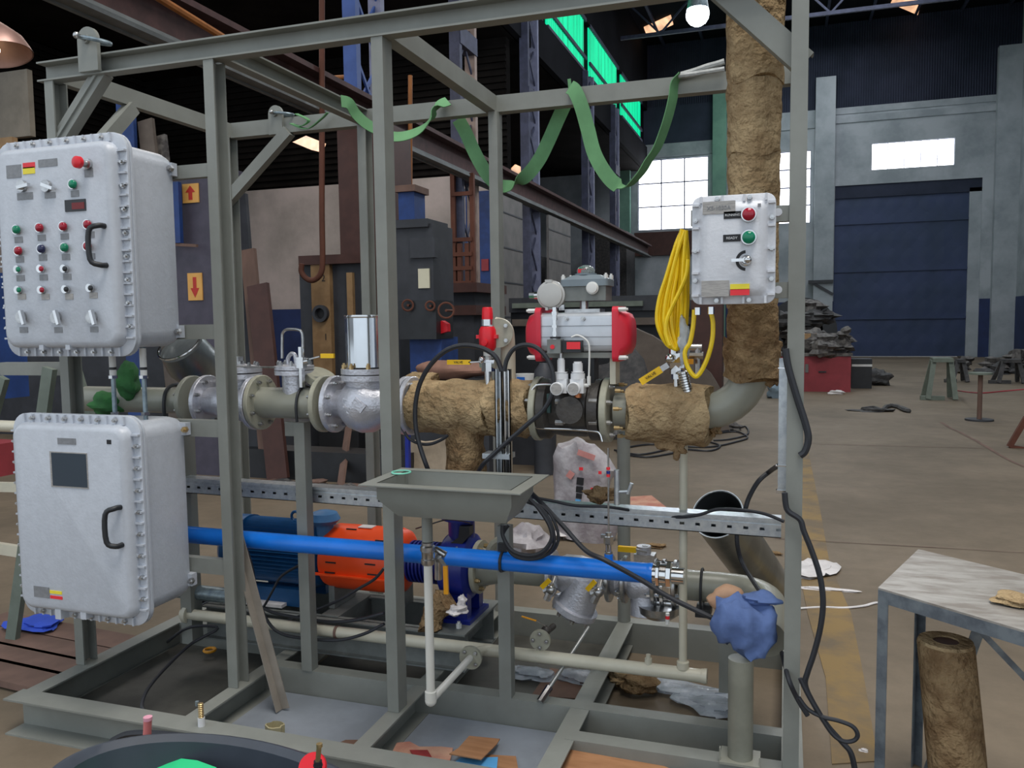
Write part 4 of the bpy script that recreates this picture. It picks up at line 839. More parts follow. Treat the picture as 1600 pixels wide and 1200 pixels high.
build(MB().sph((xd, yd, zz2), .021).cyl((xd, yd, zz2), (xd, 2.985, zz2), .014, n=18), 'foot_pipe', 'pvc', o)
build(MB().lathe([(0, .047), (.014, .047)], (xd, 3.0, zz2), (0, -1, 0), 28), 'flange', 'flange_paint', o); bolts(o, ring_pts((xd, 2.987, zz2), (0, -1, 0), .033, 4, .5), (0, -1, 0), .008, .008)
build(MB().tube([(xd, 3.0, zz2), (xd, 3.04, zz2), (xd+.02, 3.08, zz2), (xd+.05, 3.10, zz2)], .018, 14), 'bend', 'pipe_cream', o)
yq = 2.64; o = thing('ball_valve', PY(688, 895, yq), 'steel valve with amber handle hanging down beside the white drain pipe', 'valve')
build(MB().cyl((xd+.01, yq, zd(862)), PY(696, 867, yq), .012).cyl(PY(685, 905, yq+.02), PY(685, 862, yq+.02), .014).cyl(PY(683, 872, yq), PY(692, 872, yq), .016, n=8), 'body', 'steel', o)
build(MB().sweep(sq(.012, .004), PY(687, 872, yq-.02), PY(696, 885, yq-.02), (0, -1, 0)), 'lever', 'steel', o); build(MB().sweep(sq(.016, .01), PY(696, 884, yq-.02), PY(697.5, 928, yq-.02), (0, -1, 0)), 'handle', 'amber', o)
# ================================================================ lower headers
zh, yh = .287, 3.10
XH = lambda px, y=1000: PY(px, y, yh).x
o = thing('header_pipe', (XH(800), yh, zh), 'cream header pipe running low across the whole skid', 'pipe')
build(MB().cyl((XH(285, 958), yh, zh), (XH(1100, 1050), yh, zh), .0255, n=24), 'pipe', 'pipe_cream', o)
xe = XH(1100, 1050); build(MB().lathe([(0, .026), (.006, .0275), (.014, .027), (.02, .018)], (xe-.012, yh, zh), (1, 0, 0), 24), 'end_cap', 'pipe_cream', o)
build(MB().lathe([(0, .026), (.001, .042), (.022, .042), (.023, .03)], (XH(290, 958), yh, zh), (1, 0, 0), 24), 'left_collar', 'pipe_cream', o)
for px in (525, 1100): build(MB().lathe([(0, .029), (.012, .029)], (XH(px, 985), yh, zh), (1, 0, 0), 20), 'clamp', 'plank' if px < 600 else 'pipe_cream', o)
xn = XH(1013, 1030); build(MB().cyl((xn, yh, zh), (xn, yh, zh+.045), .014).cyl((xn, yh, zh+.045), (xn, yh, zh+.06), .009), 'nipple', 'pipe_cream', o)
xw = PY(1067, 1035, yh).x
o = thing('riser_pipe', (xw, yh, zh), 'slim cream riser pipe from low header to the wrapped upper pipe', 'pipe')
build(MB().cyl((xw, yh, zh+.02), (xw, yh, PY(1067, 680, yh).z), .0155, n=18), 'pipe', 'pipe_cream', o); build(MB().lathe([(0, .019), (.002, .023), (.028, .023), (.032, .016)], (xw, yh, zh+.02), (0, 0, 1), 18), 'socket', 'pipe_cream', o)
c = PZ(845, 998, .30); o = thing('blind_flange', c+V(0, 0, -.045), 'small cream bolted flange standing on the low header pipe', 'flange')
c = PY(845, 999, 3.08); build(MB().lathe([(0, .042), (.014, .042)], c, (0, -1, 0), 28), 'disk', 'flange_paint', o); bolts(o, ring_pts(c-V(0, .014, 0), (0, -1, 0), .028, 4, .0), (0, -1, 0), .008, .008)
o = thing('ball_valve', PY(855, 985, 3.15), 'dark valve with thin yellow lever beside the small cream flange', 'valve')
build(MB().cyl(PY(852, 990, 3.12), PY(865, 978, 3.2), .012).sph(PY(853, 985, 3.13), .02), 'body', 'black_valve', o); build(MB().sweep(sq(.008, .004), PY(815, 963, 3.1), PY(838, 970, 3.1), (0, 0, 1)), 'handle', 'amber', o); build(MB().sweep(sq(.008, .003), PY(838, 970, 3.1), PY(852, 978, 3.12), (0, 0, 1)), 'lever', 'steel', o)
# blue pipe
zb_, yb_ = .724, 2.92
o = thing('blue_pipe', (-1.3, yb_, zb_), 'long bright blue pipe running across the skid in front of the pump', 'pipe')
xbe = PY(1016, 898, yb_).x
build(MB().cyl((-2.85, yb_, zb_), (xbe, yb_, zb_), .0365, n=32).lathe([(0, .0365), (.012, .039), (.02, .037)], (xbe-.01, yb_, zb_), (1, 0, 0), 32), 'pipe', 'blue_pipe', o)
xs_ = PY(951, 880, yb_).x; build(MB().cyl((xs_, yb_, zb_), (xs_, yb_, zb_+.06), .016), 'stub', 'blue_pipe', o)
xk_ = PY(786, 870, yb_).x
build(MB().tube([(xk_, yb_+.06, zb_+.05), (xk_, yb_, zb_+.0405), (xk_, yb_-.035, zb_+.02), (xk_, yb_-.04, zb_), (xk_, yb_-.03, zb_-.03), (xk_, yb_+.05, zb_-.045)], .006), 'u_clamp', 'black', o)
build(MB().box((xk_+.0, yb_+.0, zb_+.055), (.035, .02, .03)), 'clamp_block', 'black', o)
o = thing('gauge_tapping', (xs_, yb_, zb_+.06), 'stacked steel fittings with thin banded tube rising from the blue pipe', 'fitting')
zf = lambda y: PY(951, y, yb_).z
build(MB().cyl((xs_, yb_, zf(872)), (xs_, yb_, zf(862)), .015, n=6).cyl((xs_, yb_, zf(862)), (xs_, yb_, zf(832)), .011).cyl((xs_, yb_, zf(850)), (xs_, yb_, zf(838)), .018, n=6).box((xs_-.012, yb_, zf(838)), (.03, .02, .012)), 'fitting', 'chrome', o)
build(MB().cyl((xs_, yb_, zf(832)), (xs_, yb_, zf(700)), .0035, n=6), 'tube', 'steel', o)
build(MB().cyl((xs_, yb_, zf(745)), (xs_, yb_, zf(741)), .007).cyl((xs_, yb_, zf(734)), (xs_, yb_, zf(730)), .007), 'red_band', 'red_label', o); build(MB().cyl((xs_, yb_, zf(740)), (xs_, yb_, zf(736)), .007), 'blue_band', 'pump_blue', o)
xv_ = PY(962, 750, yb_).x; single(MB().cyl((xv_, yb_+.02, zf(790)), (xv_, yb_+.02, zf(735)), .010).cyl((xv_, yb_+.02, zf(770)), (xv_+.04, yb_+.02, zf(768)), .006).cyl((xv_+.04, yb_+.02, zf(772)), (xv_+.055, yb_+.02, zf(755)), .007), 'manifold_tube', 'galv', 'short silver tube with elbow in front of the white bag', 'tube')
# ================================================================ pump set
ym, zm = 3.38, .545
XM = lambda px, y=870, Y=ym: PY(px, y, Y).x
o = thing('pump_base', (-1.9, ym, .15), 'dark grey channel baseplate carrying motor and pump', 'base frame')
for y in (3.19, 3.52): build(MB().bb((-2.62, y-.0, .15), (-1.28, y+.007, .31)).bb((-2.62, y-.03, .15), (-1.28, y+.03, .157)).bb((-2.62, y-.03, .303), (-1.28, y+.03, .31)), 'rail', 'frame_worn', o)
for x in (-2.55, -2.0, -1.42): build(MB().bb((x, 3.2, .22), (x+.09, 3.51, .315)), 'cross_member', 'frame_worn', o)
build(MB().bb((-1.40, 3.15, .31), (-1.275, 3.6, .318)), 'top_plate', 'frame_worn', o); bolts(o, [(-1.33, 3.22, .318), (-1.33, 3.5, .318)], (0, 0, 1), .013, .02, 'white_plastic')
o = thing('electric_motor', (XM(440), ym, .31), 'dark blue finned electric motor between second and third posts', 'motor')
xa, xb = XM(372), XM(512); Rm = .152
mb = MB(); nf = 48
def fin(x, r, d): return [(x, ym+(r+(d if j % 2 else 0))*math.cos(2*pi*j/(2*nf)), zm+(r+(d if j % 2 else 0))*math.sin(2*pi*j/(2*nf))) for j in range(2*nf)]
mb.loft([fin(xa+.08, Rm-.014, .016), fin(xb-.03, Rm-.014, .016)]); build(mb, 'finned_body', 'motor_blue', o)
build(MB().lathe([(0, .07), (.02, .13), (.05, .158), (.12, .160)], (xa-.04, ym, zm), (1, 0, 0), 32), 'fan_cover', 'motor_blue', o)
build(MB().lathe([(0, .155), (.02, .16), (.05, .15), (.08, .10), (.09, .05)], (xb-.05, ym, zm), (1, 0, 0), 32), 'end_shield', 'motor_blue', o)
build(MB().bb((xa+.12, ym-.13, .318), (xb-.06, ym-.07, .40)), 'foot', 'motor_blue', o); build(MB().bb((xa+.12, ym+.07, .318), (xb-.06, ym+.13, .40)), 'foot', 'motor_blue', o)
build(MB().cyl((XM(520), ym-.06, zm+.10), (XM(520), ym-.06, zm+.17), .04).lathe([(0, .055), (.02, .075), (.05, .06), (.06, .03)], (XM(521), ym-.07, zm+.165), (0, 0, 1), 20), 'terminal_box', mat('box_blue', (70, 120, 170), .45), o)
build(MB().tube(ring_pts((XM(464), ym, zm+.17), (0, 1, 0), .022, 12), .007, 6, closed=True).cyl((XM(464), ym, zm+.13), (XM(464), ym, zm+.15), .015), 'lifting_eye', 'motor_blue', o)
single(MB().bb((XM(400), ym-.17, .32), (XM(470), ym-.13, .335)), 'paper_sheet', 'white_film', 'white sheet tucked under the blue motor', 'paper')
single(MB().lathe([(0, .035), (.3, .035)], (XM(330, 910), 3.14, .38), (1, 0, 0), 16), 'hose_bundle', 'galv_dull', 'dull grey conduit lying along the baseplate under the motor', 'conduit')
o = thing('coupling_guard', (XM(572), ym, .318), 'bright orange slotted coupling guard between motor and pump', 'coupling guard')
xa, xb = XM(518), XM(642)
mb = MB().lathe([(0, .11), (.015, .14), (.045, .150), (xb-xa-.05, .150), (xb-xa-.02, .14), (xb-xa, .11)], (xa, ym-.01, zm), (1, 0, 0), 40); build(mb, 'shell', 'orange', o)
build(MB().bb((xa-.01, ym-.168, zm-.052), (xb, ym-.15, zm-.044)), 'seam_flange', 'orange', o)
for i, (px, py) in enumerate(((537, 833), (597, 835), (527, 846), (591, 847), (522, 876), (583, 879), (520, 892), (587, 895))):
    a = math.acos(max(-1, min(1, (PY(px, py, ym-.13).z-zm)/.151))); xx = PY(px, py, ym-.13).x; c = V(xx, ym-.01-.151*math.sin(a), zm+.151*math.cos(a))
    build(MB().box(c, (.052, .006, .006)), 'slot', 'ink', o)
build(MB().bb((xa+.04, ym-.10, .318), (xa+.07, ym+.10, zm-.10)), 'bracket', 'frame_worn', o); build(MB().bb((xb-.07, ym-.10, .318), (xb-.04, ym+.10, zm-.10)), 'bracket', 'frame_worn', o)
build(MB().box((XM(577, 826), ym-.02, zm+.1505), (.07, .05, .003)), 'white_label', 'white_film', o)
o = thing('centrifugal_pump', (XM(700), ym, .318), 'dark navy pump with finned bearing housing behind the white drain pipe', 'pump')
xa = XM(636)
mb = MB()
for i in range(9): mb.lathe([(0, .095), (.008, .095)], (xa+.01+i*.018, ym, zm-.0), (1, 0, 0), 28)
mb.cyl((xa, ym, zm), (XM(700), ym, zm), .08, n=28); build(mb, 'bearing_housing', 'pump_blue', o)
xv0, xv1 = XM(697), XM(748)
build(MB().lathe([(0, .10), (.01, .135), (.03, .145), (xv1-xv0-.03, .145), (xv1-xv0, .10)], (xv0, ym, zm), (1, 0, 0), 36).cyl((XM(722), ym, zm), (XM(722), ym, zm+.23), .06, n=24), 'volute', 'pump_blue', o)
build(MB().lathe([(0, .09), (.02, .09)], (XM(722), ym, zm+.215), (0, 0, 1), 28), 'discharge_flange', 'pump_blue', o)
build(MB().bb((xv0+.01, ym-.10, .318), (xv1-.02, ym-.05, .45)).bb((xv0+.01, ym+.05, .318), (xv1-.02, ym+.10, .45)).bb((xv0-.01, ym-.12, .318), (xv1, ym+.12, .335)), 'foot', 'pump_blue', o)
build(MB().tube([PY(x, y, 3.2) for x, y in ((712, 855), (718, 866), (722, 864))], .008), 'plug', 'steel', o)
single(MB().ext([PY(x, y, 3.3) for x, y in ((690, 858), (716, 840), (718, 822), (733, 824), (734, 836), (722, 850), (706, 862), (694, 864))], (0, .05, 0)), 'belt_guard', 'black', 'black angular bracket leaning over the navy pump', 'bracket')
single(MB().blob(PY(712, 953, 3.2), (.045, .04, .02), 3, .3).blob(PY(722, 940, 3.22), (.02, .02, .03), 5, .3), 'white_rag', 'white_film', 'crumpled white rag at the navy pump foot', 'rag')
single(wool(MB(), [PY(672, 985, 3.17), PY(677, 962, 3.2), PY(697, 935, 3.2)], .05, 44, 20, .2), 'wool_scrap', 'wool_dark', 'brown mineral wool scrap behind the white drain pipe', 'wool scrap')
# discharge line and strainer
zl, yl = .545, 3.38; XL_ = lambda px, y=910: PY(px, y, yl).x
o = thing('suction_pipe', (XL_(800), yl, zl), 'grey pump suction pipe with cream flange right of the navy pump', 'pipe')
build(MB().lathe([(0, .118), (.02, .118)], (XL_(747), yl, zl), (1, 0, 0), 32), 'flange', 'flange_paint', o); bolts(o, ring_pts((XL_(747)+.02, yl, zl), (1, 0, 0), .095, 8, .5), (1, 0, 0), .010, .016, 'brass')
build(MB().lathe([(0, .085), (.10, .062), (XL_(862)-XL_(747), .062)], (XL_(747)+.02, yl, zl), (1, 0, 0), 28), 'pipe', 'pipe_grey', o)
build(MB().tube([PY(x, y, 3.3) for x, y in ((762, 878), (765, 862), (772, 850), (785, 842))], .02), 'vent_bend', 'flange_paint', o)
o = thing('strainer', (XL_(900), yl, .3), 'silver cast Y-strainer with slanting basket below the blue pipe', 'strainer')
xa, xb = XL_(860), XL_(950)
flange(o, xa, .02, .10, 'cast_silver', Y=yl, Z=zl, face=0)
build(MB().lathe([(0, .062), (.05, .085), (.12, .085), (xb-xa-.02, .062)], (xa+.02, yl, zl), (1, 0, 0), 28), 'body', 'cast_silver', o)
a, b = PY(918, 905, yl-.03), PY(893, 962, yl-.03)
build(MB().lathe([(0, .07), (.08, .078), ((b-a).length*.7, .082), ((b-a).length*.72, .10), ((b-a).length*.86, .10), ((b-a).length*.88, .075), ((b-a).length, .06)], a, b-a, 28), 'basket', 'cast_silver', o)
bolts(o, ring_pts(a+(b-a)*.9, b-a, .085, 8, .3), tuple(round(v, 3) for v in (b-a).normalized()), .009, .012)
def minivalve(px, py, hx, hy, Y, lab):
    c = PY(px, py, Y); o = thing('ball_valve', c, lab, 'valve')
    build(MB().sph(c, .022).cyl(c+V(-.03, 0, -.01), c+V(.02, 0, .02), .014, n=8).cyl(c, c+V(-.02, 0, -.045), .016, n=8).cyl(c, c+V(0, .06, .03), .012), 'body', 'steel', o)
    a = PY(hx[0], hy[0], Y-.03); b = PY(hx[1], hy[1], Y-.03); build(MB().sweep(sq(.02, .006), a, b, (0, -1, 0)), 'handle', 'yellow_handle', o)
minivalve(861, 921, (846, 859), (918, 906), 3.24, 'small steel valve with stubby yellow handle left of the strainer')
minivalve(935, 925, (917, 930), (922, 908), 3.24, 'small steel valve with stubby yellow handle on the strainer front')
o = thing('isolation_valve', (XL_(965), yl, .42), 'polished steel ball valve with yellow handle behind the blue pipe end', 'valve')
xa, xb = XL_(950), XL_(985)
flange(o, xa, .018, .10, 'steel', Y=yl, Z=zl, face=0); flange(o, xb-.03, .018, .10, 'steel', Y=yl, Z=zl, face=-1, bm='chrome')
build(MB().lathe([(0, .06), (.03, .075), (.06, .06), (.09, .06)], (xa+.01, yl, zl), (1, 0, 0), 24).cyl((XL_(1006), yl, zl), (XL_(1006), yl, zl+.15), .03), 'body', 'cast_silver', o)
build(MB().box(PY(1008, 872, yl), (.085, .06, .04)).cyl(PY(1008, 868, yl), PY(1008, 852, yl), .012).bevel(.004), 'stem_block', 'steel', o)
build(MB().box(PY(980, 858, yl-.05), (.075, .02, .022)).bevel(.006), 'handle', 'yellow_handle', o); build(MB().sweep(sq(.02, .006), PY(992, 858, yl-.05), PY(1010, 862, yl-.03), (0, 0, 1)), 'lever', 'steel', o)
o = thing('pipe_tee', (XL_(1000), yl, .42), 'dull steel reducing tee right of the polished ball valve', 'pipe fitting')
build(MB().lathe([(0, .065), (.03, .078), (.08, .08), (.12, .066)], (XL_(984), yl, zl-.01), (1, 0, 0), 28).cyl((XL_(1008), yl-.0, zl), (XL_(1008), yl-.02, zl-.14), .06, n=24), 'body', 'cast_silver', o)
o = thing('flange_joint', (XL_(1040), yl, .42), 'bolted polished flange pair at the end of the blue pipe', 'flange')
for px in (1020, 1034, 1052): flange(o, XL_(px), .018, .098, 'chrome' if px == 1034 else 'steel', Y=yl, Z=zl, face=-1 if px == 1020 else (1 if px == 1052 else 0), bm='chrome', br=.012)
for q in ring_pts((XL_(1021), yl, zl), (1, 0, 0), .082, 8, .5): build(MB().cyl(q, (XL_(1060), q[1], q[2]), .008, n=8), 'stud', 'chrome', o)
o = thing('drip_cup', PY(1025, 955, 3.3), 'round steel drip bowl with small red and white vial below the flanges', 'drip bowl')
build(MB().lathe([(0, .06), (.02, .085), (.05, .088)], PY(1030, 952, 3.35)-V(0, 0, .03), (0, 0, 1), 24), 'bowl', 'steel', o); build(MB().cyl(PY(1043, 975, 3.2), PY(1043, 958, 3.2), .008), 'vial', 'white_plastic', o); build(MB().cyl(PY(1043, 967, 3.2), PY(1043, 962, 3.2), .0085), 'vial_band', 'red_label', o)
o = thing('union_fitting', (xbe, yb_, zb_), 'chrome union fitting joined to the right end of the blue pipe', 'fitting')
mb = MB()
for i, (d0, d1, r) in enumerate(((.002, .022, .034), (.024, .034, .046), (.036, .058, .04), (.06, .075, .047), (.078, .12, .03))): mb.cyl((xbe+d0, yb_, zb_), (xbe+d1, yb_, zb_), r, n=8 if i % 2 else 20)
build(mb, 'union', 'chrome', o)
# elbowed pipe end wrapped with the blue cloth
o = thing('elbow_pipe', (XL_(1120), yl, zl), 'glossy grey-green pipe elbow ending under the blue cloth', 'pipe')
xb2 = XL_(1135); Re = .17; pts = [(XL_(1062), yl, zl), (xb2-.02, yl, zl)]+[(xb2+Re*math.sin(a), yl-Re+Re*math.cos(a), zl) for a in [pi/2*i/8 for i in range(9)]]+[(xb2+Re, 2.87, zl)]
build(MB().tube(pts, .062, 28, sm=False), 'pipe', 'pipe_grey', o); xo = xb2+Re
xc_ = PY(1097, 920, yl).x
build(MB().tube([(xc_, yl+.06, zl-.09), (xc_, yl+.068, zl), (xc_, yl+.03, zl+.062), (xc_, yl-.03, zl+.062), (xc_, yl-.068, zl), (xc_, yl-.06, zl-.09)], .0055), 'u_clamp', 'black', o); build(MB().box((xc_+.01, yl-.03, zl-.09), (.06, .1, .03)), 'saddle', 'black', o)
o = thing('blue_cloth', (-.13, 2.83, .5), 'blue cloth draped over the round post and pipe end', 'cloth')
c = PY(1162, 965, 2.80)
mb = MB(); rings = []
for i, (dz, rx, ry) in enumerate(((.055, .03, .02), (.045, .09, .055), (.0, .105, .065), (-.05, .102, .062), (-.085, .085, .055), (-.105, .045, .035))):
    rings.append([(c.x+rx*math.cos(2*pi*j/28)*(1+.05*math.sin(5*j*.22+i)), c.y+ry*math.sin(2*pi*j/28)*(1+.08*math.sin(7*j*.22)), c.z+dz+.012*math.sin(3*j*.45+i*2)-.02*math.cos(2*pi*j/28)*(1 if i > 3 else .3)) for j in range(28)])
mb.loft(rings); bmesh.ops.smooth_vert(mb.bm, verts=mb.bm.verts[:], factor=.5); mb.sub(1); mb.wave(.012, 45, 2); build(mb, 'drape', 'blue_cloth', o, ang=80)
build(MB().blob(PY(1190, 935, 2.82), (.055, .04, .022), 8, .25), 'fold', 'blue_cloth', o)
single(MB().blob(PY(1132, 935, 2.87), (.06, .04, .045), 12, .15, f=2), 'leather_glove', 'tan_leather', 'tan leather glove with red tip poking from under the blue cloth', 'glove')
bx = PY(1157, 1150, 2.80).x
o = thing('round_post', (bx, 2.79, .15), 'round grey post with square base plate under the blue cloth', 'post')
build(MB().cyl((bx, 2.79, .158), (bx, 2.79, .50), .0415, n=28), 'tube', mat('post_grey', (134, 134, 122), .4), o); build(MB().bb((bx-.065, 2.735, .15), (bx+.065, 2.845, .158)), 'base_plate', 'pipe_grey', o)
build(MB().bb((bx-.066, 2.745, .158), (bx-.062, 2.76, .2)), 'gusset', 'pipe_grey', o); build(MB().bb((bx+.062, 2.745, .158), (bx+.066, 2.76, .185)), 'gusset', 'pipe_grey', o)
# ================================================================ cable tray and vertical channels
o = thing('cable_tray', (-1.4, 3.06, .86), 'galvanised slotted cable tray spanning the skid at mid height', 'cable tray')
tA, tB = (-2.80, .915), (0.0, .888)
def tray(x0, x1, nm='tray_length'):
    mb = MB(); zc = lambda x: tA[1]+(tB[1]-tA[1])*(x-tA[0])/(tB[0]-tA[0])
    def strip(a, b, za, zb, y0=3.055, y1=3.058): mb.mesh([(a, y0, zc(a)+za), (b, y0, zc(b)+za), (b, y1, zc(b)+za), (a, y1, zc(a)+za), (a, y0, zc(a)+zb), (b, y0, zc(b)+zb), (b, y1, zc(b)+zb), (a, y1, zc(a)+zb)], [(0, 3, 2, 1), (4, 5, 6, 7), (0, 1, 5, 4), (1, 2, 6, 5), (2, 3, 7, 6), (3, 0, 4, 7)])
    strip(x0, x1, -.038, -.014); strip(x0, x1, -.004, .030); n = int((x1-x0)/.055)
    for i in range(n): a = x0+(x1-x0)*i/n; strip(a, a+.040, -.014, -.004)
    strip(x0, x1, .030, .033, 3.055, 3.115); strip(x0, x1, -.038, -.035, 3.055, 3.115); strip(x0, x1, .022, .033, 3.045, 3.058); strip(x0, x1, .004, .010, 3.05, 3.058)
    strip(x0, x1, -.036, .03, 3.112, 3.115)
    build(mb, nm, 'galv', o)
tray(-2.8, -1.6); tray(-1.6, -.75); tray(-.75, -.01)
o = thing('vertical_channel', (-1.03, 2.885, .93), 'pair of galvanised channels standing in front of the wrapped pipe', 'channel')
Ys = 2.885
for px in (778, 791):
    a, b = PY(px, 577, Ys), PY(px+1, 745, Ys); mb = MB().bb((a.x-.014, Ys, .93), (a.x-.010, Ys+.02, a.z)).bb((a.x+.010, Ys, .93), (a.x+.014, Ys+.02, a.z)).bb((a.x-.014, Ys+.018, .93), (a.x+.014, Ys+.02, a.z)).bb((a.x-.014, Ys, .93), (a.x-.006, Ys+.003, a.z)).bb((a.x+.006, Ys, .93), (a.x+.014, Ys+.003, a.z)); build(mb, 'channel', 'chrome' if px == 791 else 'galv', o)
build(MB().bb((PY(755, 712, Ys).x, Ys-.01, PY(760, 716, Ys).z), (PY(797, 712, Ys).x, Ys+.06, PY(760, 708, Ys).z)), 'bracket', 'galv', o)
o = thing('post_channel', (-.01, 2.84, 1.05), 'galvanised strut clipped beside the right skid post', 'channel')
a, b = PY(1224, 560, 2.835), PY(1224, 768, 2.835)
build(MB().bb((a.x-.013, 2.835, b.z), (a.x+.013, 2.85, a.z)).bevel(.003), 'channel', 'galv', o); build(MB().bb((a.x-.018, 2.83, b.z-.006), (a.x+.018, 2.855, b.z+.004)).bb((a.x-.016, 2.83, PY(1224, 576, 2.835).z), (a.x+.02, 2.84, PY(1224, 574, 2.835).z)).bb((a.x-.02, 2.83, PY(1224, 729, 2.835).z), (a.x+.02, 2.84, PY(1224, 727, 2.835).z)), 'clip', 'chrome', o)
# ================================================================ cables and hoses
def cable(px, Y, r, m, name, lab, cat='cable', group=None, n=8):
    pts = [PY(p[0], p[1], p[2] if len(p) > 2 else Y) for p in px]
    return single(MB().tube(pts, r, n), name, m, lab, cat, group)
cable([(784, 580), (776, 560), (762, 548), (742, 541), (720, 540), (695, 549), (672, 571), (656, 600), (649, 635), (650, 670), (657, 700), (668, 732), (680, 760, 2.95)], 2.87, .0095, 'black_rubber', 'black_hose', 'black hose arching left from the vertical channels over the wool', 'hose')
cable([(788, 580), (792, 562), (802, 546), (818, 539), (836, 542), (852, 556), (862, 576), (865, 598), (861, 620), (848, 642), (825, 662), (800, 684), (775, 706), (755, 725), (743, 745, 2.95)], 2.86, .0085, 'black_rubber', 'black_hose', 'black hose arching right towards the gauges and down again', 'hose')
cable([(632, 675), (640, 686), (655, 693), (672, 694), (690, 687), (700, 680)], 2.9, .006, 'black_rubber', 'black_cable', 'thin black cable loop under the wrapped pipe left of its drop branch')
cable([(1227, 545), (1232, 575), (1245, 620), (1258, 660), (1263, 685), (1258, 705), (1250, 712)], 2.74, .011, 'black_rubber', 'black_hose', 'thick black hose bowing out right of the right skid post', 'hose')
cable([(1218, 727, 2.84), (1205, 735), (1185, 752), (1170, 778), (1163, 800), (1153, 820, 3.3), (1152, 850, 3.3), (1160, 880, 3.3), (1178, 910, 3.2), (1195, 935, 3.0)], 3.2, .009, 'black_rubber', 'black_hose', 'black hose looping down in front of the leaning metal duct', 'hose')
cable([(1226, 770), (1228, 790), (1233, 800), (1250, 812), (1256, 830), (1268, 860), (1281, 900), (1286, 940), (1282, 980), (1272, 1020), (1262, 1050), (1258, 1068), (1266, 1090), (1290, 1130), (1316, 1160), (1330, 1178), (1338, 1215)], 2.72, .009, 'black_rubber', 'black_cable', 'long black cable hanging down the right side of the skid')
cable([(1250, 1060), (1262, 1085), (1278, 1112), (1300, 1146), (1318, 1158), (1334, 1157), (1340, 1148), (1332, 1135), (1310, 1126), (1285, 1120), (1262, 1108), (1248, 1090)], 2.65, .007, 'black_rubber', 'black_cable', 'small black cable loop on the floor by the right post foot')
cable([(830, 770, 2.9), (850, 790, 2.95), (880, 822), (915, 860, 2.85), (945, 875, 2.82), (1000, 905, 2.84), (1040, 930, 2.84), (1080, 950, 2.84), (1118, 968, 2.84)], 2.9, .009, 'black_rubber', 'black_cable', 'black cable crossing the blue pipe down to the blue cloth')
cable([(826, 776), (860, 782), (900, 790), (950, 792), (1000, 800, 3.08), (1050, 808, 3.06), (1090, 805, 3.02), (1120, 796, 3.02), (1160, 797, 3.02), (1195, 803, 3.02), (1225, 815, 3.0)], 2.98, .006, 'black_rubber', 'black_cable', 'black cable lying along the top of the cable tray')
for i, (a, b) in enumerate(((0, 0), (4, 6), (10, 3))): cable([(826-i*3, 778+b), (842+a, 795), (858+a, 820), (862+a, 842+b), (848+a, 862+b), (825, 868+b), (800, 860+b), (786, 838), (785+a, 820)], 2.86+.015*i, .006 if i else .008, 'black_rubber', 'black_cable', ('outer', 'middle', 'inner')[i]+' black cable of the coil hanging below the trough', group='coil below the trough')
cable([(262, 1003, 3.2), (285, 985, 3.0), (310, 978, 2.98), (340, 982, 2.98), (300, 1005, 2.9), (262, 1040, 2.75), (232, 1075, 2.6), (222, 1100, 2.52), (226, 1112, 2.5)], 2.9, .007, 'black_rubber', 'black_cable', 'black cable curving over the dark left floor bay')
cable([(378, 840), (392, 880), (402, 930), (418, 970), (440, 990), (480, 998), (530, 1000), (570, 990), (600, 975)], 3.04, .007, 'black_rubber', 'black_cable', 'black cable drooping below the blue motor')
cable([(600, 888), (585, 905), (560, 920), (525, 940), (480, 958), (440, 972), (410, 965), (395, 940)], 3.12, .0065, 'black_rubber', 'black_cable', 'black cable slanting across the orange guard')
cable([(600, 958), (560, 968), (520, 972), (470, 966), (430, 958), (412, 950)], 3.1, .008, 'black_rubber', 'black_cable', 'thick black cable above the cream header left part')
cable([(470, 882, 3.1), (440, 900), (425, 925), (410, 950), (388, 965), (360, 958)], 3.1, .006, 'black_rubber', 'black_cable', 'thin black cable in front of the motor fins')
for i in range(5): cable([(310, 925+i*6), (328, 920+i*5), (345, 926+i*6), (352, 938+i*4)], 3.25, .008, 'black_rubber', 'black_cable', ('topmost', 'second', 'middle', 'fourth', 'lowest')[i]+' strand of the black cable pile left of the second post', group='cable pile by the second post')
cable([(1222, 1020, 2.85), (1232, 1060), (1245, 1090), (1262, 1118)], 2.72, .008, 'black_rubber', 'black_cable', 'short black cable hugging the right post foot')
cable([(735, 817, 3.0), (700, 812), (670, 820, 3.1), (650, 826, 3.2)], 3.2, .003, 'black_rubber', 'black_cable', 'very thin black wire under the trough')
# yellow cable coil
o = thing('yellow_cable_coil', PY(1055, 540, 2.84), 'coil of bright yellow cable hanging left of the small white station', 'cable coil')
yc = 2.80
for i in range(9):
    s = i-4; rnd = random.Random(i+3); tx = 1067+rnd.uniform(-5, 6)+s*.6; y_ = yc+.006*abs(s)+.012*(i % 3)
    L = [(tx, 358+abs(s)*3), (tx-6-rnd.uniform(0, 6), 392), (1052+s*2.6, 430), (1044+s*3.6+rnd.uniform(-1, 1), 470), (1042+s*3.8, 505), (1050+s*2.6, 535), (1058+s*1.5, 546-abs(s))]
    Rr = [(1064+s*1.6, 520), (1067+s*1.7, 480), (1068+s*1.6, 440), (1070+s*1.2, 400)]
    build(MB().tube([PY(a, b, y_) for a, b in L+Rr+[(tx+2, 360)]], .0068, 8), 'cable_loop', 'yellow_cable', o)
build(MB().tube([PY(a, b, yc-.02) for a, b in ((1075, 405), (1072, 430), (1062, 455), (1050, 480), (1042, 500), (1040, 520), (1046, 540))], .0072, 8), 'cable_loop', 'yellow_cable', o)
build(MB().tube([PY(a, b, 2.75) for a, b in ((1085, 484), (1083, 510), (1078, 535), (1072, 545), (1070, 555), (1074, 572), (1082, 585), (1089, 588), (1098, 576), (1107, 555), (1113, 530), (1114, 505), (1111, 488))], .0075, 8), 'cable_tail', 'yellow_cable', o)
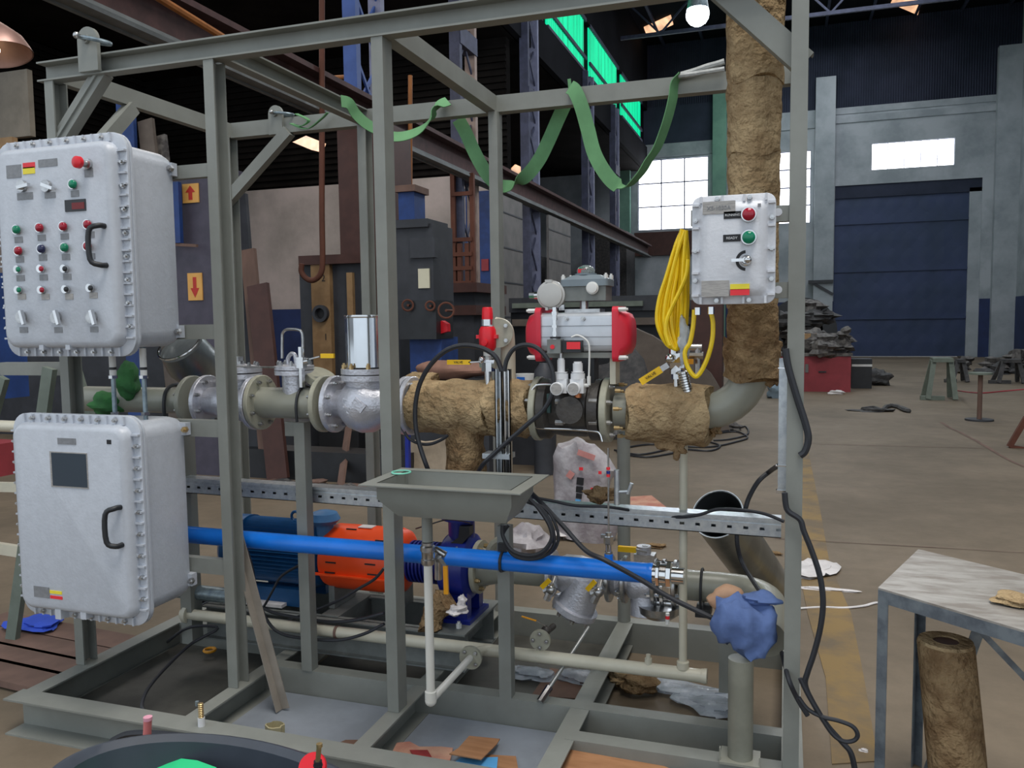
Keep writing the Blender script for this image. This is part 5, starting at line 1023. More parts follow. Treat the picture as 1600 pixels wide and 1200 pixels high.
build(MB().blob(PY(1068, 535, yc-.01), (.02, .015, .06), 6, .4), 'film_wrap', 'clear_film', o)
# ================================================================ things around the skid
Zf = lambda x, y: PZ(x, y, 0)
# leaning metal duct
o = thing('metal_duct', PY(1200, 955, 3.45), 'open-ended round metal duct leaning behind the right skid bay', 'duct')
A = PY(1121, 803, 3.95); B = PZ(1212, 932, .06); B = V(B.x, B.y, .06); d = (B-A).normalized(); rd = .122
build(MB().loft([[A+d*t+(basis(d)[0]*math.cos(2*pi*j/32)+basis(d)[1]*math.sin(2*pi*j/32))*r for j in range(32)] for t, r in ((0, rd), ((B-A).length, rd), ((B-A).length, rd-.005), (0, rd-.005))], closed=True), 'shell', 'duct', o)
build(MB().loft([[A+d*t+(basis(d)[0]*math.cos(2*pi*j/32)+basis(d)[1]*math.sin(2*pi*j/32))*(rd-.006) for j in range(32)] for t in (.002, (B-A).length-.01)], cap=False).lathe([(0, rd-.006), (.002, rd-.006)], A+d*((B-A).length-.02), d, 32), 'lining', 'duct_inner_shade', o)  # dark inner skin: shade inside the duct put into its colour
build(MB().tube(ring_pts(A, d, rd, 32), .003, 6, closed=True), 'rim', 'chrome', o)
build(MB().bb((-.02, 0, 0), (.02, .01, .01)).bb((-.02, 0, 0), (.02, .01, .01)), 'seam', 'duct', o) if False else None
# floor clutter helper
def scrap(px, py, sz, m, name, lab, cat, seed=0, Z=0, amp=.35, group=None, Y=None):
    c = PZ(px, py, Z) if Y is None else PY(px, py, Y); return single(MB().blob(c+V(0, 0, sz[2]*.8), sz, seed, amp), name, m, lab, cat, group)
o = thing('cement_bag', PZ(912, 838, 0), 'white and pink printed sack slumped behind the cable tray', 'bag')
c = PZ(912, 842, 0); Yb = c.y
top = PY(908, 690, Yb).z
mb = MB(); rings = []; rnd = random.Random(2)
for i, (t, wx, dx) in enumerate(((0, .15, .02), (.12, .17, .02), (.3, .165, 0), (.45, .145, -.01), (.6, .16, -.0), (.72, .175, .01), (.85, .155, -.03), (.95, .10, -.05), (1.0, .04, -.04))):
    rings.append([(c.x+dx+1.38*wx*math.cos(2*pi*j/26)*(1+.07*math.sin(3*j*.24+i*1.3)), Yb+.12*math.sin(2*pi*j/26)*(1+.1*math.sin(5*j*.24+i)), t*top+.02*math.sin(2*j*.24+i*2)) for j in range(26)])
mb.loft(rings); build(mb, 'sack', 'bag', o)
def pp(x0, y0, x1, y1, m, tilt=0, nm='print'): a, b = PY(x0, y0, Yb-.135), PY(x1, y1, Yb-.135); build(MB().box((a+b)/2, (abs(b.x-a.x), .004, abs(a.z-b.z)), Matrix.Rotation(tilt, 3, 'Y')), nm, m, o)
pp(901, 746, 912, 758, 'ink', .1); pp(900, 760, 911, 770, 'ink', .1); pp(900, 771, 909, 779, 'ink', .1); pp(899, 780, 907, 784, 'sky_blue_card', .1)
pp(886, 736, 896, 748, 'bag_pink', .6); pp(905, 730, 911, 735, 'red_label'); pp(935, 736, 940, 741, 'red_label'); pp(923, 762, 929, 768, 'red_label'); pp(930, 763, 936, 768, 'ink'); pp(902, 706, 930, 716, 'bag_pink', .3)
scrap(905, 842, (.17, .10, .05), 'white_film', 'plastic_sheet', 'white plastic sheet bunched on the floor under the cable tray', 'plastic sheet', 4)
o = scrap(825, 870, (.16, .12, .12), 'bag', 'plastic_bag', 'translucent crumpled bag behind the black cable coil', 'bag', 9)
scrap(938, 783, (.055, .03, .03), 'wool_dark', 'wool_scrap', 'brown mineral wool scrap resting on the cable tray', 'wool scrap', 3, Y=3.08, amp=.3)
single(MB().ext([PZ(x, y, .004) for x, y in ((982, 800), (984, 781), (1018, 779), (1044, 800))], (0, 0, .03)), 'cardboard_sheet', 'cardboard_pink', 'pinkish folded board on the floor behind the cable tray', 'cardboard')
scrap(1025, 855, (.07, .05, .012), 'wool_dark', 'wool_scrap', 'loose brown wool clump on the floor behind the slim riser', 'wool scrap', 6, amp=.5)
scrap(1208, 866, (.06, .03, .01), 'wool_dark', 'wool_scrap', 'dark brown wool sliver on the floor between duct and right post', 'wool scrap', 7, amp=.4)
scrap(1270, 892, (.13, .18, .02), 'white_film', 'plastic_sheet', 'crumpled white plastic film on the floor right of the skid', 'plastic sheet', 11, amp=.35)
scrap(1290, 922, (.16, .025, .008), 'white_film', 'plastic_strip', 'short white plastic strip in front of the crumpled film', 'plastic strip', 12, amp=.3)
single(MB().ribbon([Zf(x, y)+V(0, 0, .006) for x, y in ((1250, 952), (1285, 950), (1320, 951), (1350, 948), (1370, 943), (1388, 946))], .02, .004, side=(0, 1, 0)), 'plastic_strip', 'white_film', 'thin white plastic strip crossing the floor to the table leg', 'plastic strip')
scrap(1350, 1175, (.018, .012, .006), 'white_film', 'paper_bit', 'tiny white paper bit on the yellow floor line', 'paper')
for i, (L, lab) in enumerate((([(960, 705), (1000, 712), (1045, 702), (1020, 696), (985, 700), (965, 708), (1010, 716), (1060, 708)], 'left'), ([(1075, 704), (1110, 706), (1125, 698), (1100, 692), (1060, 698), (1110, 700), (1150, 692), (1168, 685), (1150, 676), (1110, 680)], 'right'), ([(1095, 690), (1120, 678), (1150, 672), (1165, 668), (1168, 680), (1140, 688), (1115, 690)], 'upper'))):
    single(MB().tube([Zf(x, y)+V(0, 0, .015) for x, y in L], .012, 6), 'floor_cable', 'black_rubber', lab+' dark cable loops lying on the floor beyond the wrapped pipe', 'cable', 'floor cables')
scrap(1146, 672, (.12, .1, .06), 'junk', 'rag_heap', 'grey heap on the floor cables beyond the pipe elbow', 'heap', 5)
# in the bays
def card(px, z, m, lab, th=.004, tilt=None, name='cardboard_piece', cat='cardboard'):
    P = [PZ(x, y, z) for x, y in px]; cen = sum(P, Vector())/len(P)
    if tilt: P = [p+V(0, 0, (p-cen).dot(Vector(tilt))) for p in P]
    return single(MB().ext(P, (0, 0, th)), name, m, lab, cat)
card([(612, 1178), (620, 1162), (640, 1160), (655, 1168), (690, 1168), (708, 1170), (702, 1196), (660, 1192), (610, 1186)], .047, 'cardboard_pink', 'pinkish stained cardboard flap at the front of the middle bay')
card([(640, 1172), (668, 1172), (675, 1184), (660, 1186), (645, 1180)], .054, 'red_stain', 'dark red stained patch on the pinkish cardboard', .001, None, 'stained_patch', 'stain')
card([(733, 1148), (781, 1152), (776, 1162), (752, 1192), (702, 1183), (716, 1172)], .075, 'cardboard', 'brown cardboard piece lying on top in the middle bay', .004, (0, -.1, 0))
card([(704, 1196), (720, 1185), (778, 1184), (775, 1215), (700, 1212)], .055, 'sky_blue_card', 'sky blue card beneath the brown cardboard piece', .003, None, 'blue_card', 'card')
card([(755, 1180), (806, 1183), (812, 1215), (750, 1215)], .048, 'cardboard', 'cardboard scrap beside the sky blue card')
card([(883, 1160), (935, 1168), (985, 1177), (1012, 1184), (1022, 1195), (1070, 1210), (1065, 1260), (880, 1240), (876, 1185)], .10, 'cardboard', 'large torn brown cardboard sheet at the front of the right bay', .005, (-.02, .16, 0))
card([(885, 1200), (1010, 1215), (1010, 1250), (880, 1230)], .06, mat('red_brown', (130, 70, 56), .8), 'red-brown lower flap under the large torn cardboard', .004)
scrap(1000, 1080, (.075, .05, .04), 'wool_dark', 'wool_scrap', 'large brown wool clump on the floor under the header pipe', 'wool scrap', 15, Z=.02, amp=.25)
scrap(972, 1066, (.06, .05, .03), 'wool', 'wool_scrap', 'lighter wool scrap left of the large clump under the header pipe', 'wool scrap', 16, Z=.02)
scrap(1080, 1082, (.20, .06, .015), 'clear_film', 'plastic_film', 'bluish clear film on the floor of the right bay', 'plastic film', 17, Z=.01)
scrap(1110, 1104, (.12, .08, .015), 'clear_film', 'plastic_film', 'clear film patch left of the round post base', 'plastic film', 18, Z=.01)
scrap(830, 1058, (.12, .06, .02), 'clear_film', 'plastic_film', 'clear film bundle behind the long socket bar', 'plastic film', 19, Z=.03)
scrap(905, 1064, (.10, .06, .02), 'clear_film', 'plastic_film', 'clear film bundle right of the long socket bar', 'plastic film', 20, Z=.03)
card([(860, 1045), (960, 1060), (940, 1095), (830, 1088)], .032, 'brownish', 'brown board lying beneath the clear film bundles', .004)
o = thing('socket_bar', PZ(847, 1096, .16), 'long steel socket bar leaning from the strainer to the beam', 'tool')
a, b = PZ(848, 1090, .17), PY(920, 980, 3.25); build(MB().cyl(a, b, .008), 'shaft', 'spanner', o); build(MB().cyl(a+(a-b).normalized()*.02, a+(b-a).normalized()*.05, .015, n=8), 'socket', 'chrome', o)
c = PZ(328, 1022, .05); single(MB().tube(ring_pts(c+V(0, 0, .02), (0, 0, 1), .026, 16), .007, 6, closed=True), 'tape_ring', 'amber', 'small orange tape ring in the dark left bay', 'tape')
c = PZ(430, 1148, .043); single(MB().loft([[c+V(.032*s*math.cos(2*pi*j/14)*(1.2 if j % 3 else .9), .03*s*math.sin(2*pi*j/14), z) for j in range(14)] for s, z in ((1, 0), (1.05, .04), (.9, .042), (.8, .008))]), 'crushed_cup', mat('cup_tan', (170, 160, 125), .7), 'crushed beige cup standing on the pale floor plate', 'cup')
single(MB().ext([PZ(x, y, .046) for x, y in ((524, 1164), (540, 1157), (560, 1157), (552, 1166), (535, 1168))], (0, 0, .003)), 'leaf_scrap', 'brownish', 'small brown scrap near the front channel edge', 'scrap')
o = thing('threaded_nipple', PZ(315, 1136, .15), 'white and brass threaded nipple standing on the front channel', 'fitting')
c = PZ(315, 1134, .15); build(MB().cyl(c, c+V(0, 0, .032), .013), 'collar', 'gauge_white', o); mb = MB()
for i in range(8): mb.lathe([(0, .008), (.003, .011), (.006, .008)], c+V(0, 0, .032+i*.007), (0, 0, 1), 12)
build(mb, 'thread', 'brass', o); build(MB().cyl(c+V(-.016, 0, .075), c+V(-.016, 0, .092), .007), 'side_stub', 'galv_dull', o)
# ---------------- foreground tub with connectors
Yt = 1.62
o = thing('round_tub', PY(330, 1250, Yt), 'dark round tub with green lining at the bottom left edge', 'tub')
ct = PY(345, 1215, Yt); ct = V(ct.x+.03, 1.60, PY(330, 1165, 1.75).z-.02); rx, ry = .44, .27
def el(rx_, ry_, z, n=56): return [(ct.x+rx_*math.cos(2*pi*j/n), ct.y+ry_*math.sin(2*pi*j/n)-.05, ct.z+z-.035*math.cos(2*pi*j/n)) for j in range(n)]
build(MB().loft([el(rx*.72, ry*.72, -.34), el(rx*.99, ry*.99, -.05), el(rx*1.03, ry*1.03, -.01), el(rx*1.02, ry*1.02, .008), el(rx*.98, ry*.98, .012), el(rx*.92, ry*.90, 0), el(rx*.90, ry*.88, -.05), el(rx*.68, ry*.68, -.33)]), 'wall', 'tub', o)
build(MB().mesh(el(rx*.80, ry*.76, -.2), [tuple(range(56))]), 'floor_disk', 'tub', o)
build(MB().ext([PY(x, y, q_) for x, y, q_ in ((208, 1200, 1.70), (220, 1187, 1.73), (266, 1183, 1.74), (308, 1188, 1.73), (338, 1199, 1.71), (350, 1240, 1.62), (200, 1240, 1.62))], (0, 0, -.01)), 'green_sheet', 'tub_green', o)
build(MB().tube([PY(x, y, 1.93) for x, y in ((175, 1158), (200, 1147), (240, 1146), (300, 1153), (370, 1166), (440, 1184), (520, 1212))], .010, 8), 'rim_hose', 'black_rubber', o)
c = PY(229, 1160, 1.80); o = thing('pink_cap', c, 'pink cylindrical cap standing behind the dark tub rim', 'cap')
a_, b_ = PY(228, 1162, 1.84), PY(231, 1122, 1.84); build(MB().cyl(a_-V(0, 0, .03), b_, .0115, n=20), 'sleeve', 'pink_cup', o); build(MB().cyl(b_-V(0, 0, .006), b_+V(0, 0, .004), .0125, n=20), 'top', 'pink_light', o)
a_, b_ = PY(497, 1200, 1.66), PY(499, 1162, 1.66); o = thing('brass_plug', a_, 'black plug with brass tip in front of the red disk', 'plug')
build(MB().cyl(a_-V(0, 0, .05), a_+V(0, 0, .018), .010, n=18).cyl(a_+V(0, 0, .006), a_+V(0, 0, .009), .0115, n=18), 'barrel', 'black', o); build(MB().cyl(a_+V(0, 0, .018), b_, .006, n=14).cyl(b_-V(0, 0, .008), b_, .0075, n=14), 'tip', 'brass', o)
single(MB().lathe([(0, .034), (.008, .036), (.014, .034)], PY(490, 1200, 1.70), (.1, -.6, .5), 28), 'red_disk', 'red_paint', 'shiny red disk behind the brass-tipped plug', 'disk')
# ---------------- table at the right
zt = .80; p1, p2 = PZ(1372, 918, zt), PZ(1435, 858, zt); e1 = (PZ(1600, 985, zt)-p1); e1.normalize(); e2 = p2-p1; Lx = 1.0
n2 = (e2-e1*e2.dot(e1)*0)
q = [p1, p1+e1*Lx, p1+e1*Lx+e2, p2]
o = thing('work_table', ((q[0]+q[2])/2*1.0).xy.to_3d(), 'grey steel work table with scratched worn top at the right edge', 'table')
build(MB().ext([v+V(0, 0, -.006) for v in q], (0, 0, .006)), 'tabletop', 'table_top', o)
for a, b in ((q[0], q[1]), (q[0], q[3]), (q[3], q[2]), (q[1], q[2])):
    dn = V(0, 0, 1).cross((b-a).normalized()); inn = dn if ((q[0]+q[2])/2-a).dot(dn) > 0 else -dn
    build(MB().ext([a+V(0, 0, -.006), b+V(0, 0, -.006), b+V(0, 0, -.045), a+V(0, 0, -.045)], inn*.005), 'apron', 'table_steel', o)
for v, ix in ((q[0], 0), (q[1], 1), (q[3], 3), (q[2], 2)):
    cc = (q[0]+q[2])/2; a = e1 if (cc-v).dot(e1) > 0 else -e1; b = e2.normalized() if (cc-v).dot(e2) > 0 else -e2.normalized()
    build(MB().ext([v+V(0, 0, -.045), v+a*.035+V(0, 0, -.045), v+a*.035+b*.005+V(0, 0, -.045), v+a*.005+b*.005+V(0, 0, -.045), v+a*.005+b*.035+V(0, 0, -.045), v+b*.035+V(0, 0, -.045)], (0, 0, -(zt-.045))), 'leg', 'table_steel', o)
a, b = PZ(1533, 975, zt-.05), None
a = q[0]+e1*.42+e2*.35+V(0, 0, -.05); b = q[0]+e1*.16+e2*.65; b = V(b.x, b.y, .03); build(MB().sweep(sq(.035, .005), PY(1532, 975, 2.85), PY(1448, 1215, 2.85), (0, -1, 0)), 'brace', 'table_steel', o)
build(MB().sweep(sq(.018, .005), PY(1505, 958, 2.8), PY(1610, 1068, 2.8), (0, -1, 0)), 'brace', 'table_steel', o)
build(MB().ext([PZ(x, y, zt-.05) for x, y in ((1495, 958), (1510, 955), (1520, 970), (1508, 976))], (0, 0, -.01)), 'gusset', 'table_steel', o)
scrap(1592, 944, (.06, .05, .015), 'wool', 'wool_scrap', 'mineral wool offcut lying on the work table', 'wool scrap', 25, Z=zt+.001, amp=.3)
# roll of mineral wool standing behind the table
o = thing('wool_roll', PZ(1480, 1090, 0), 'tall brown roll of mineral wool standing behind the work table', 'wool roll')
ct = PZ(1478, 1006, .62); yr = ct.y+.0
mb = MB(); rO, rI = .082, .032; cB = V(ct.x+.06, ct.y-.05, 0)
def rg(c, r, seed=0): return [c+V(r*math.cos(2*pi*j/36)*(1+.02*math.sin(3*j*.17)), r*math.sin(2*pi*j/36), 0) for j in range(36)]
cT = V(ct.x, ct.y, .62); mb.loft([rg(cB, rO), rg(cB+(cT-cB)*.5, rO*1.02), rg(cT, rO*.99), rg(cT+V(0, 0, .006), rO*.94), rg(cT+V(0, 0, .004), rI*1.1), rg(cT, rI), rg(cB+(cT-cB)*.2, rI)]); build(mb, 'wound_wool', 'wool_dark', o)
build(MB().loft([rg(cT+V(0, 0, .002), rO*.97), rg(cT+V(0, 0, .012), rO*.93), rg(cT+V(0, 0, .012), rI*1.2), rg(cT+V(0, 0, .002), rI*1.1)], closed=True), 'top_ring', 'wool', o); build(MB().cyl(cT-V(0, 0, .02), cT+V(0, 0, .008), rI*1.12, n=24), 'hole_shade', 'machine_brown', o)  # brown plug stands for the shaded hollow, its darkness put into colour
# ================================================================ left side behind the panels
Yl = 3.5
o = thing('trestle', PZ(20, 1090, 0), 'grey-green steel trestle leg frame behind the two white panels', 'trestle')
def bar(par, a, b, w_, t_, m, nm, ya, yb=None): build(MB().sweep(sq(w_, t_), PY(*a, ya), PY(*b, yb or ya), (0, -1, 0)), nm, m, par)
bar(o, (78, 575), (4, 1110), .065, .03, 'trestle', 'leg', 3.1); bar(o, (112, 560), (180, 790), .06, .03, 'trestle', 'leg', 3.25); bar(o, (5, 576), (118, 576), .065, .04, 'frame', 'top_bar', 3.18); bar(o, (-30, 760), (60, 762), .05, .03, 'pipe_cream', 'rail', 3.3)
bar(o, (-30, 852), (60, 866), .06, .03, 'pipe_cream', 'rail', 3.3); bar(o, (6, 590), (-30, 720), .05, .03, 'trestle', 'leg', 3.12)
single(MB().cyl(PY(-40, 664, 3.7), PY(62, 668, 3.7), .035), 'pale_pipe', 'pipe_cream', 'pale horizontal pipe at the far left behind the lower panel', 'pipe')
single(MB().cyl(PY(-40, 955, 3.6), PY(40, 975, 3.6), .05), 'pale_pipe', 'pipe_cream', 'pale thick pipe near the floor at the left edge', 'pipe')
single(MB().box(PY(0, 715, 4.2), (.22, .2, .22)).bevel(.02), 'red_canister', 'red_box', 'dark red box at the left edge beside the lower white panel', 'box')
single(MB().box(PY(-8, 525, 4.5), (.25, .3, .9)).bevel(.02), 'blue_cabinet', 'machine_blue', 'dark blue cabinet edge left of the upper panel', 'cabinet')
scrap(58, 978, (.14, .10, .02), mat('royal', (50, 84, 200), .8), 'blue_rag', 'bright blue rag on the wooden boards at lower left', 'rag', 4, Z=.05)
for i, (y, lab) in enumerate(((988, 'far'), (1012, 'second'), (1036, 'third'), (1062, 'near'))):
    a = PZ(-10, y-10, .04); single(MB().box(V(-3.60-.02*i, PZ(90, y, .03).y, .03), (1.1, .17, .03), Matrix.Rotation(-.08, 3, 'Z')), 'wooden_board', 'plank', lab+' weathered wooden board on the floor left of the skid', 'board', 'boards left of the skid')
a, b = PY(-60, 536, 9.5), PY(262, 700, 9.5); single(MB().bb((max(a.x, -15.8), 9.5, 0), (b.x, 10.2, a.z)).bevel(.03, 1), 'dark_filler', 'machine_dark', 'long dark block added to darken the gap behind the two white panels', 'machine')  # made-up block, added to keep the gap between the panels dark
# copper bell lamp
p = PY(12, 78, 3.4); o = thing('bell_lamp', p, 'dusty copper bell lamp hanging in the upper left corner', 'lamp')
ax = V(-.25, 0, 1)
build(MB().lathe([(0, .155), (.02, .150), (.08, .125), (.14, .07), (.18, .03), (.24, .028)], p-V(.05, 0, .02), ax, 36, cap=False).lathe([(.002, .150), (.08, .12), (.14, .066)], p-V(.05, 0, .02), ax, 36, cap=False), 'shade', 'copper_lamp', o)
build(MB().sph(p+V(-.06, -.02, .0), .022), 'bulb', 'bulb', o); build(MB().tube([p+V(-.11, 0, .22), p+V(-.2, 0, .4), p+V(-.3, 0, 1.2)], .012), 'stem', 'black', o)
single(MB().bb(PY(-60, 122, 5.2), PY(56, 214, 5.25)), 'pale_board', mat('beige_board', (120, 112, 100), .8), 'dull beige board behind the bell lamp at upper left', 'board')
single(MB().bb(PY(-60, 222, 5.0), PY(34, 330, 5.05)), 'timber_board', 'machine_wood', 'orange-brown timber panel peeping left of the upper panel', 'board')
# cabinet with arrow stickers
o = thing('dark_cabinet', PY(295, 690, 7.4), 'dark cabinet with two yellow arrow stickers left of the second post', 'cabinet')
a, b = PY(262, 262, 7.4), PY(324, 640, 7.4); build(MB().bb((a.x, 7.4, 0.0), (b.x+.2, 7.9, a.z)), 'case', mat('cab', (74, 70, 84), .6), o)
for x0, y0, x1, y1, up in ((285, 288, 311, 316, 1), (293, 427, 317, 469, 0)):
    a, b = PY(x0, y0, 7.39), PY(x1, y1, 7.39); s = build(MB().bb((a.x, 7.385, a.z), (b.x, 7.398, b.z)), 'warning_sticker', 'sign_yellow', o); cx = (a.x+b.x)/2; w_ = (b.x-a.x); h = a.z-b.z; cz = (a.z+b.z)/2; f = 1 if up else -1
    build(MB().ext([(cx-w_*.12, 7.382, cz-f*h*.35), (cx+w_*.12, 7.382, cz-f*h*.35), (cx+w_*.12, 7.382, cz+f*h*.05), (cx+w_*.3, 7.382, cz+f*h*.05), (cx, 7.382, cz+f*h*.4), (cx-w_*.3, 7.382, cz+f*h*.05), (cx-w_*.12, 7.382, cz+f*h*.05)], (0, .003, 0)), 'arrow', 'sign_red', s)
bar(o, (272, 285), (276, 380), .14, .05, 'machine_blue', 'blue_hose', 7.3); bar(o, (272, 382), (308, 384), .03, .03, 'plank', 'bar', 7.3)
for i, (a, b, w_, lab) in enumerate((((196, 150), (214, 600), .26, 'dark blue plate leaning behind the upper panel top'), ((228, 188), (276, 640), .22, 'tan-grey slanted plate left of the second post'), ((252, 212), (300, 640), .14, 'narrow greyish slanted plate behind the dark cabinet'))):
    A_, B_ = PY(*a, 8.4+i*.1), PY(*b, 8.1+i*.1); B_ = A_+(B_-A_)*((A_.z-.03)/(A_.z-B_.z)); single(MB().sweep(sq(w_, .05), A_, B_, (0, -1, 0)), 'leaning_plate', ('machine_blue', 'tarp', 'junk')[i], lab, 'plate')
for i, (a, b, w_, m, lab) in enumerate((((372, 305), (402, 700), .22, 'machine_dark', 'dark leaning plank left of the white aisle wall'), ((388, 390), (418, 720), .17, 'plank', 'brown leaning plank beside the dark one'), ((403, 445), (432, 720), .25, 'machine_brown', 'short reddish leaning board against the aisle clutter'))):
    A_, B_ = PY(*a, 7.8-i*.15), PY(*b, 7.6-i*.15); B_ = A_+(B_-A_)*((A_.z-.03)/(A_.z-B_.z)); single(MB().sweep(sq(w_, .05), A_, B_, (0, -1, 0)), 'leaning_plank', m, lab, 'plank')
# ================================================================ machines beyond the skid
def bx(par, x0, y0, x1, y1, Y, dep, m, nm, toz=None, bev=0):
    a, b = PY(x0, y0, Y), PY(x1, y1, Y); mb = MB().bb((a.x, Y, a.z), (b.x, Y+dep, b.z if toz is None else toz))
    if bev: mb.bevel(bev, 1)
    return build(mb, nm, m, par)
Yb_ = 9.4
o = thing('boring_machine', PY(545, 650, Yb_), 'old boring machine with timber-coloured column and round bore', 'machine')
bx(o, 467, 404, 628, 640, Yb_, 1.0, 'machine_dark', 'frame', 0); bx(o, 485, 412, 521, 640, Yb_-.08, .08, 'machine_wood', 'timber_face', .1); bx(o, 541, 426, 556, 640, Yb_-.06, .06, 'machine_wood', 'timber_face', .1)
bx(o, 466, 400, 628, 408, Yb_-.1, 1.1, 'machine_brown', 'cap'); bx(o, 573, 400, 592, 640, Yb_-.12, .1, 'plank', 'guide_rail', .1)
c = PY(503, 490, Yb_-.08); build(MB().lathe([(0, .11), (.06, .11), (.06, .07), (.01, .07)], c, (0, -1, 0), 28), 'bore_ring', 'machine_dark', o); build(MB().lathe([(0, .068), (.012, .068)], c, (0, -1, 0), 24), 'bore', 'ink', o)
a, b = PY(521, 232, Yb_), PY(603, 402, Yb_); build(MB().bb((a.x, Yb_+.1, b.z), (b.x, Yb_+.8, a.z+.3)), 'rust_column', 'machine_brown', o)
text(o, '2', PY(505, 435, Yb_-.085), .12, 'ink'); text(o, '1', PY(509, 527, Yb_-.085), .12, 'ink')
single(MB().tube([PY(x, y, Yb_-.4) for x, y in ((503, -180), (503, 150), (503, 240), (503, 330), (504, 400), (502, 425), (492, 437), (480, 436), (471, 425), (472, 412))], .035, 10), 'crane_hook', 'rust', 'rusty crane hook hanging in front of the boring machine', 'hook')
Yd = 8.8
o = thing('drilling_machine', PY(655, 640, Yd), 'dark pillar drilling machine with pale notice sheet', 'machine')
bx(o, 618, 352, 678, 480, Yd, .6, 'machine_dark', 'head_column', None, .03); bx(o, 616, 344, 668, 354, Yd-.05, .6, 'machine_dark', 'top_cover'); bx(o, 640, 372, 679, 402, Yd-.04, .1, 'machine_dark', 'side_cover')
bx(o, 622, 470, 682, 530, Yd-.25, .5, 'black', 'spindle_head', None, .04); bx(o, 640, 528, 690, 560, Yd-.1, .5, 'machine_blue', 'base', 0); bx(o, 622, 296, 648, 346, Yd+.1, .3, 'machine_blue', 'motor', None, .05)
bx(o, 653, 420, 671, 450, Yd-.02, .02, 'paper', 'notice_sheet'); bx(o, 616, 290, 648, 298, Yd+.05, .4, 'plank', 'motor_plate')
for px, py, r in ((637, 477, .06), (697, 485, .085), (672, 478, .05)): c = PY(px, py, Yd-.3); build(MB().tube(ring_pts(c, (.5, -1, .1), r, 20), .012, 6, closed=True).cyl(c, c+V(-.05, .3, 0), .014), 'hand_wheel', 'rust', o)
build(MB().ext([PY(x, y, Yd-.12) for x, y in ((680, 506), (690, 501), (698, 506), (699, 518), (680, 524))], (0, .1, 0)), 'belt_guard', 'red_paint', o)
Yg = 12.5
o = thing('planing_machine', PY(715, 600, Yg), 'brown bedded machine right of the drilling machine', 'machine')
bx(o, 680, 443, 745, 456, Yg, 1.5, 'machine_brown', 'table'); bx(o, 680, 456, 742, 478, Yg+.2, 1.2, 'machine_dark', 'bed'); bx(o, 680, 478, 744, 492, Yg, 1.5, 'machine_brown', 'lower_bed'); bx(o, 684, 492, 742, 580, Yg+.1, 1.2, 'machine_dark', 'base', 0)
o = thing('barred_frame', PY(718, 440, 14), 'tall rusty barred frame standing before the bright aisle wall', 'rack')
for x in (706, 717, 729, 736): a, b = PY(x, 270 if x in (706, 736) else 380, 14.0), PY(x, 452, 14.0); build(MB().bb((a.x-.04, 14, b.z), (a.x+.04, 14.08, a.z)), 'upright', 'rust', o)
for y in (300, 372, 395, 417, 440): a, b = PY(705, y, 14.0), PY(738, y+2, 14.0); build(MB().bb((a.x, 13.98, b.z-.03), (b.x, 14.02, b.z+.04)), 'crossbar', 'rust', o)
bx(None, 0, 0, 1, 1, 14, .1, 'rust', 'x') if False else None
a, b = PY(727, 300, 16), PY(770, 480, 16); o = thing('blue_machine', ((a.x+b.x)/2, 16.2, 0), 'tall blue machine with a red notice behind the red relief valve', 'machine')
build(MB().bb((a.x, 16, 0), (b.x, 16.4, a.z)), 'casing', 'machine_blue', o); build(MB().bb(PY(752, 405, 15.97), PY(764, 423, 16.0)), 'notice', 'red_box', o)
# sheet partition along the crane row
for i, (xa, xb, lab) in enumerate(((780, 815, 'left grey sheet partition panel beyond the relief valve'), (856, 890, 'right grey sheet partition panel behind the switch box'))):
    a, b = PX(xa, 400, XL+.25), PX(xb, 400, XL+.25); o = thing('sheet_panel', (XL+.25, (a.y+b.y)/2, 0), lab, 'partition')
    build(MB().bb((XL+.22, a.y, 0), (XL+.28, b.y, 4.15)), 'sheet', 'sheet_panel', o)
    for z in (1.0, 1.7, 2.4, 3.1, 3.8): build(MB().bb((XL+.28, a.y, z), (XL+.29, b.y, z+.03)), 'seam', 'machine_dark', o)
a, b = PX(815, 400, XL), PX(856, 400, XL); single(MB().ext([(XL-.25, a.y+.3, 0), (XL-.25, b.y, 0), (XL-.25, b.y, 2.9), (XL-.25, a.y+2, 1.9), (XL-.25, a.y+.3, 1.0)], (-.1, 0, 0)), 'rusty_sheet', 'rust', 'rusty triangular sheet in the gap between partition panels', 'sheet')
# dark cluttered racks along the row
for i, (xa, xb, z1, lab) in enumerate(((892, 925, 3.4, 'dark scrap rack behind the actuator right side'), (925, 960, 3.0, 'dark scrap rack nearest the bright far window'))):
    a, b = PX(xa, 400, XL+.1), PX(xb, 400, XL+.1); o = thing('scrap_rack', (XL, (a.y+b.y)/2, 0), lab, 'rack')
    build(MB().bb((XL-1.1, a.y, 0), (XL-.75, b.y, z1)), 'back', 'junk2', o)
    for k in range(6): build(MB().blob((XL-.6+random.uniform(-.1, .1), a.y+(b.y-a.y)*(k+.9)/7, z1*random.uniform(.5, .95)), (.22, .3, .4), k+i*7, .35), 'bundle', 'junk' if k % 3 == 0 else 'junk2', o)
single(MB().bb((-7.6, 33.5, 0), (-6.2, 35.5, 5.2)), 'tall_locker', 'junk2', 'tall dark locker in the far left corner', 'locker')
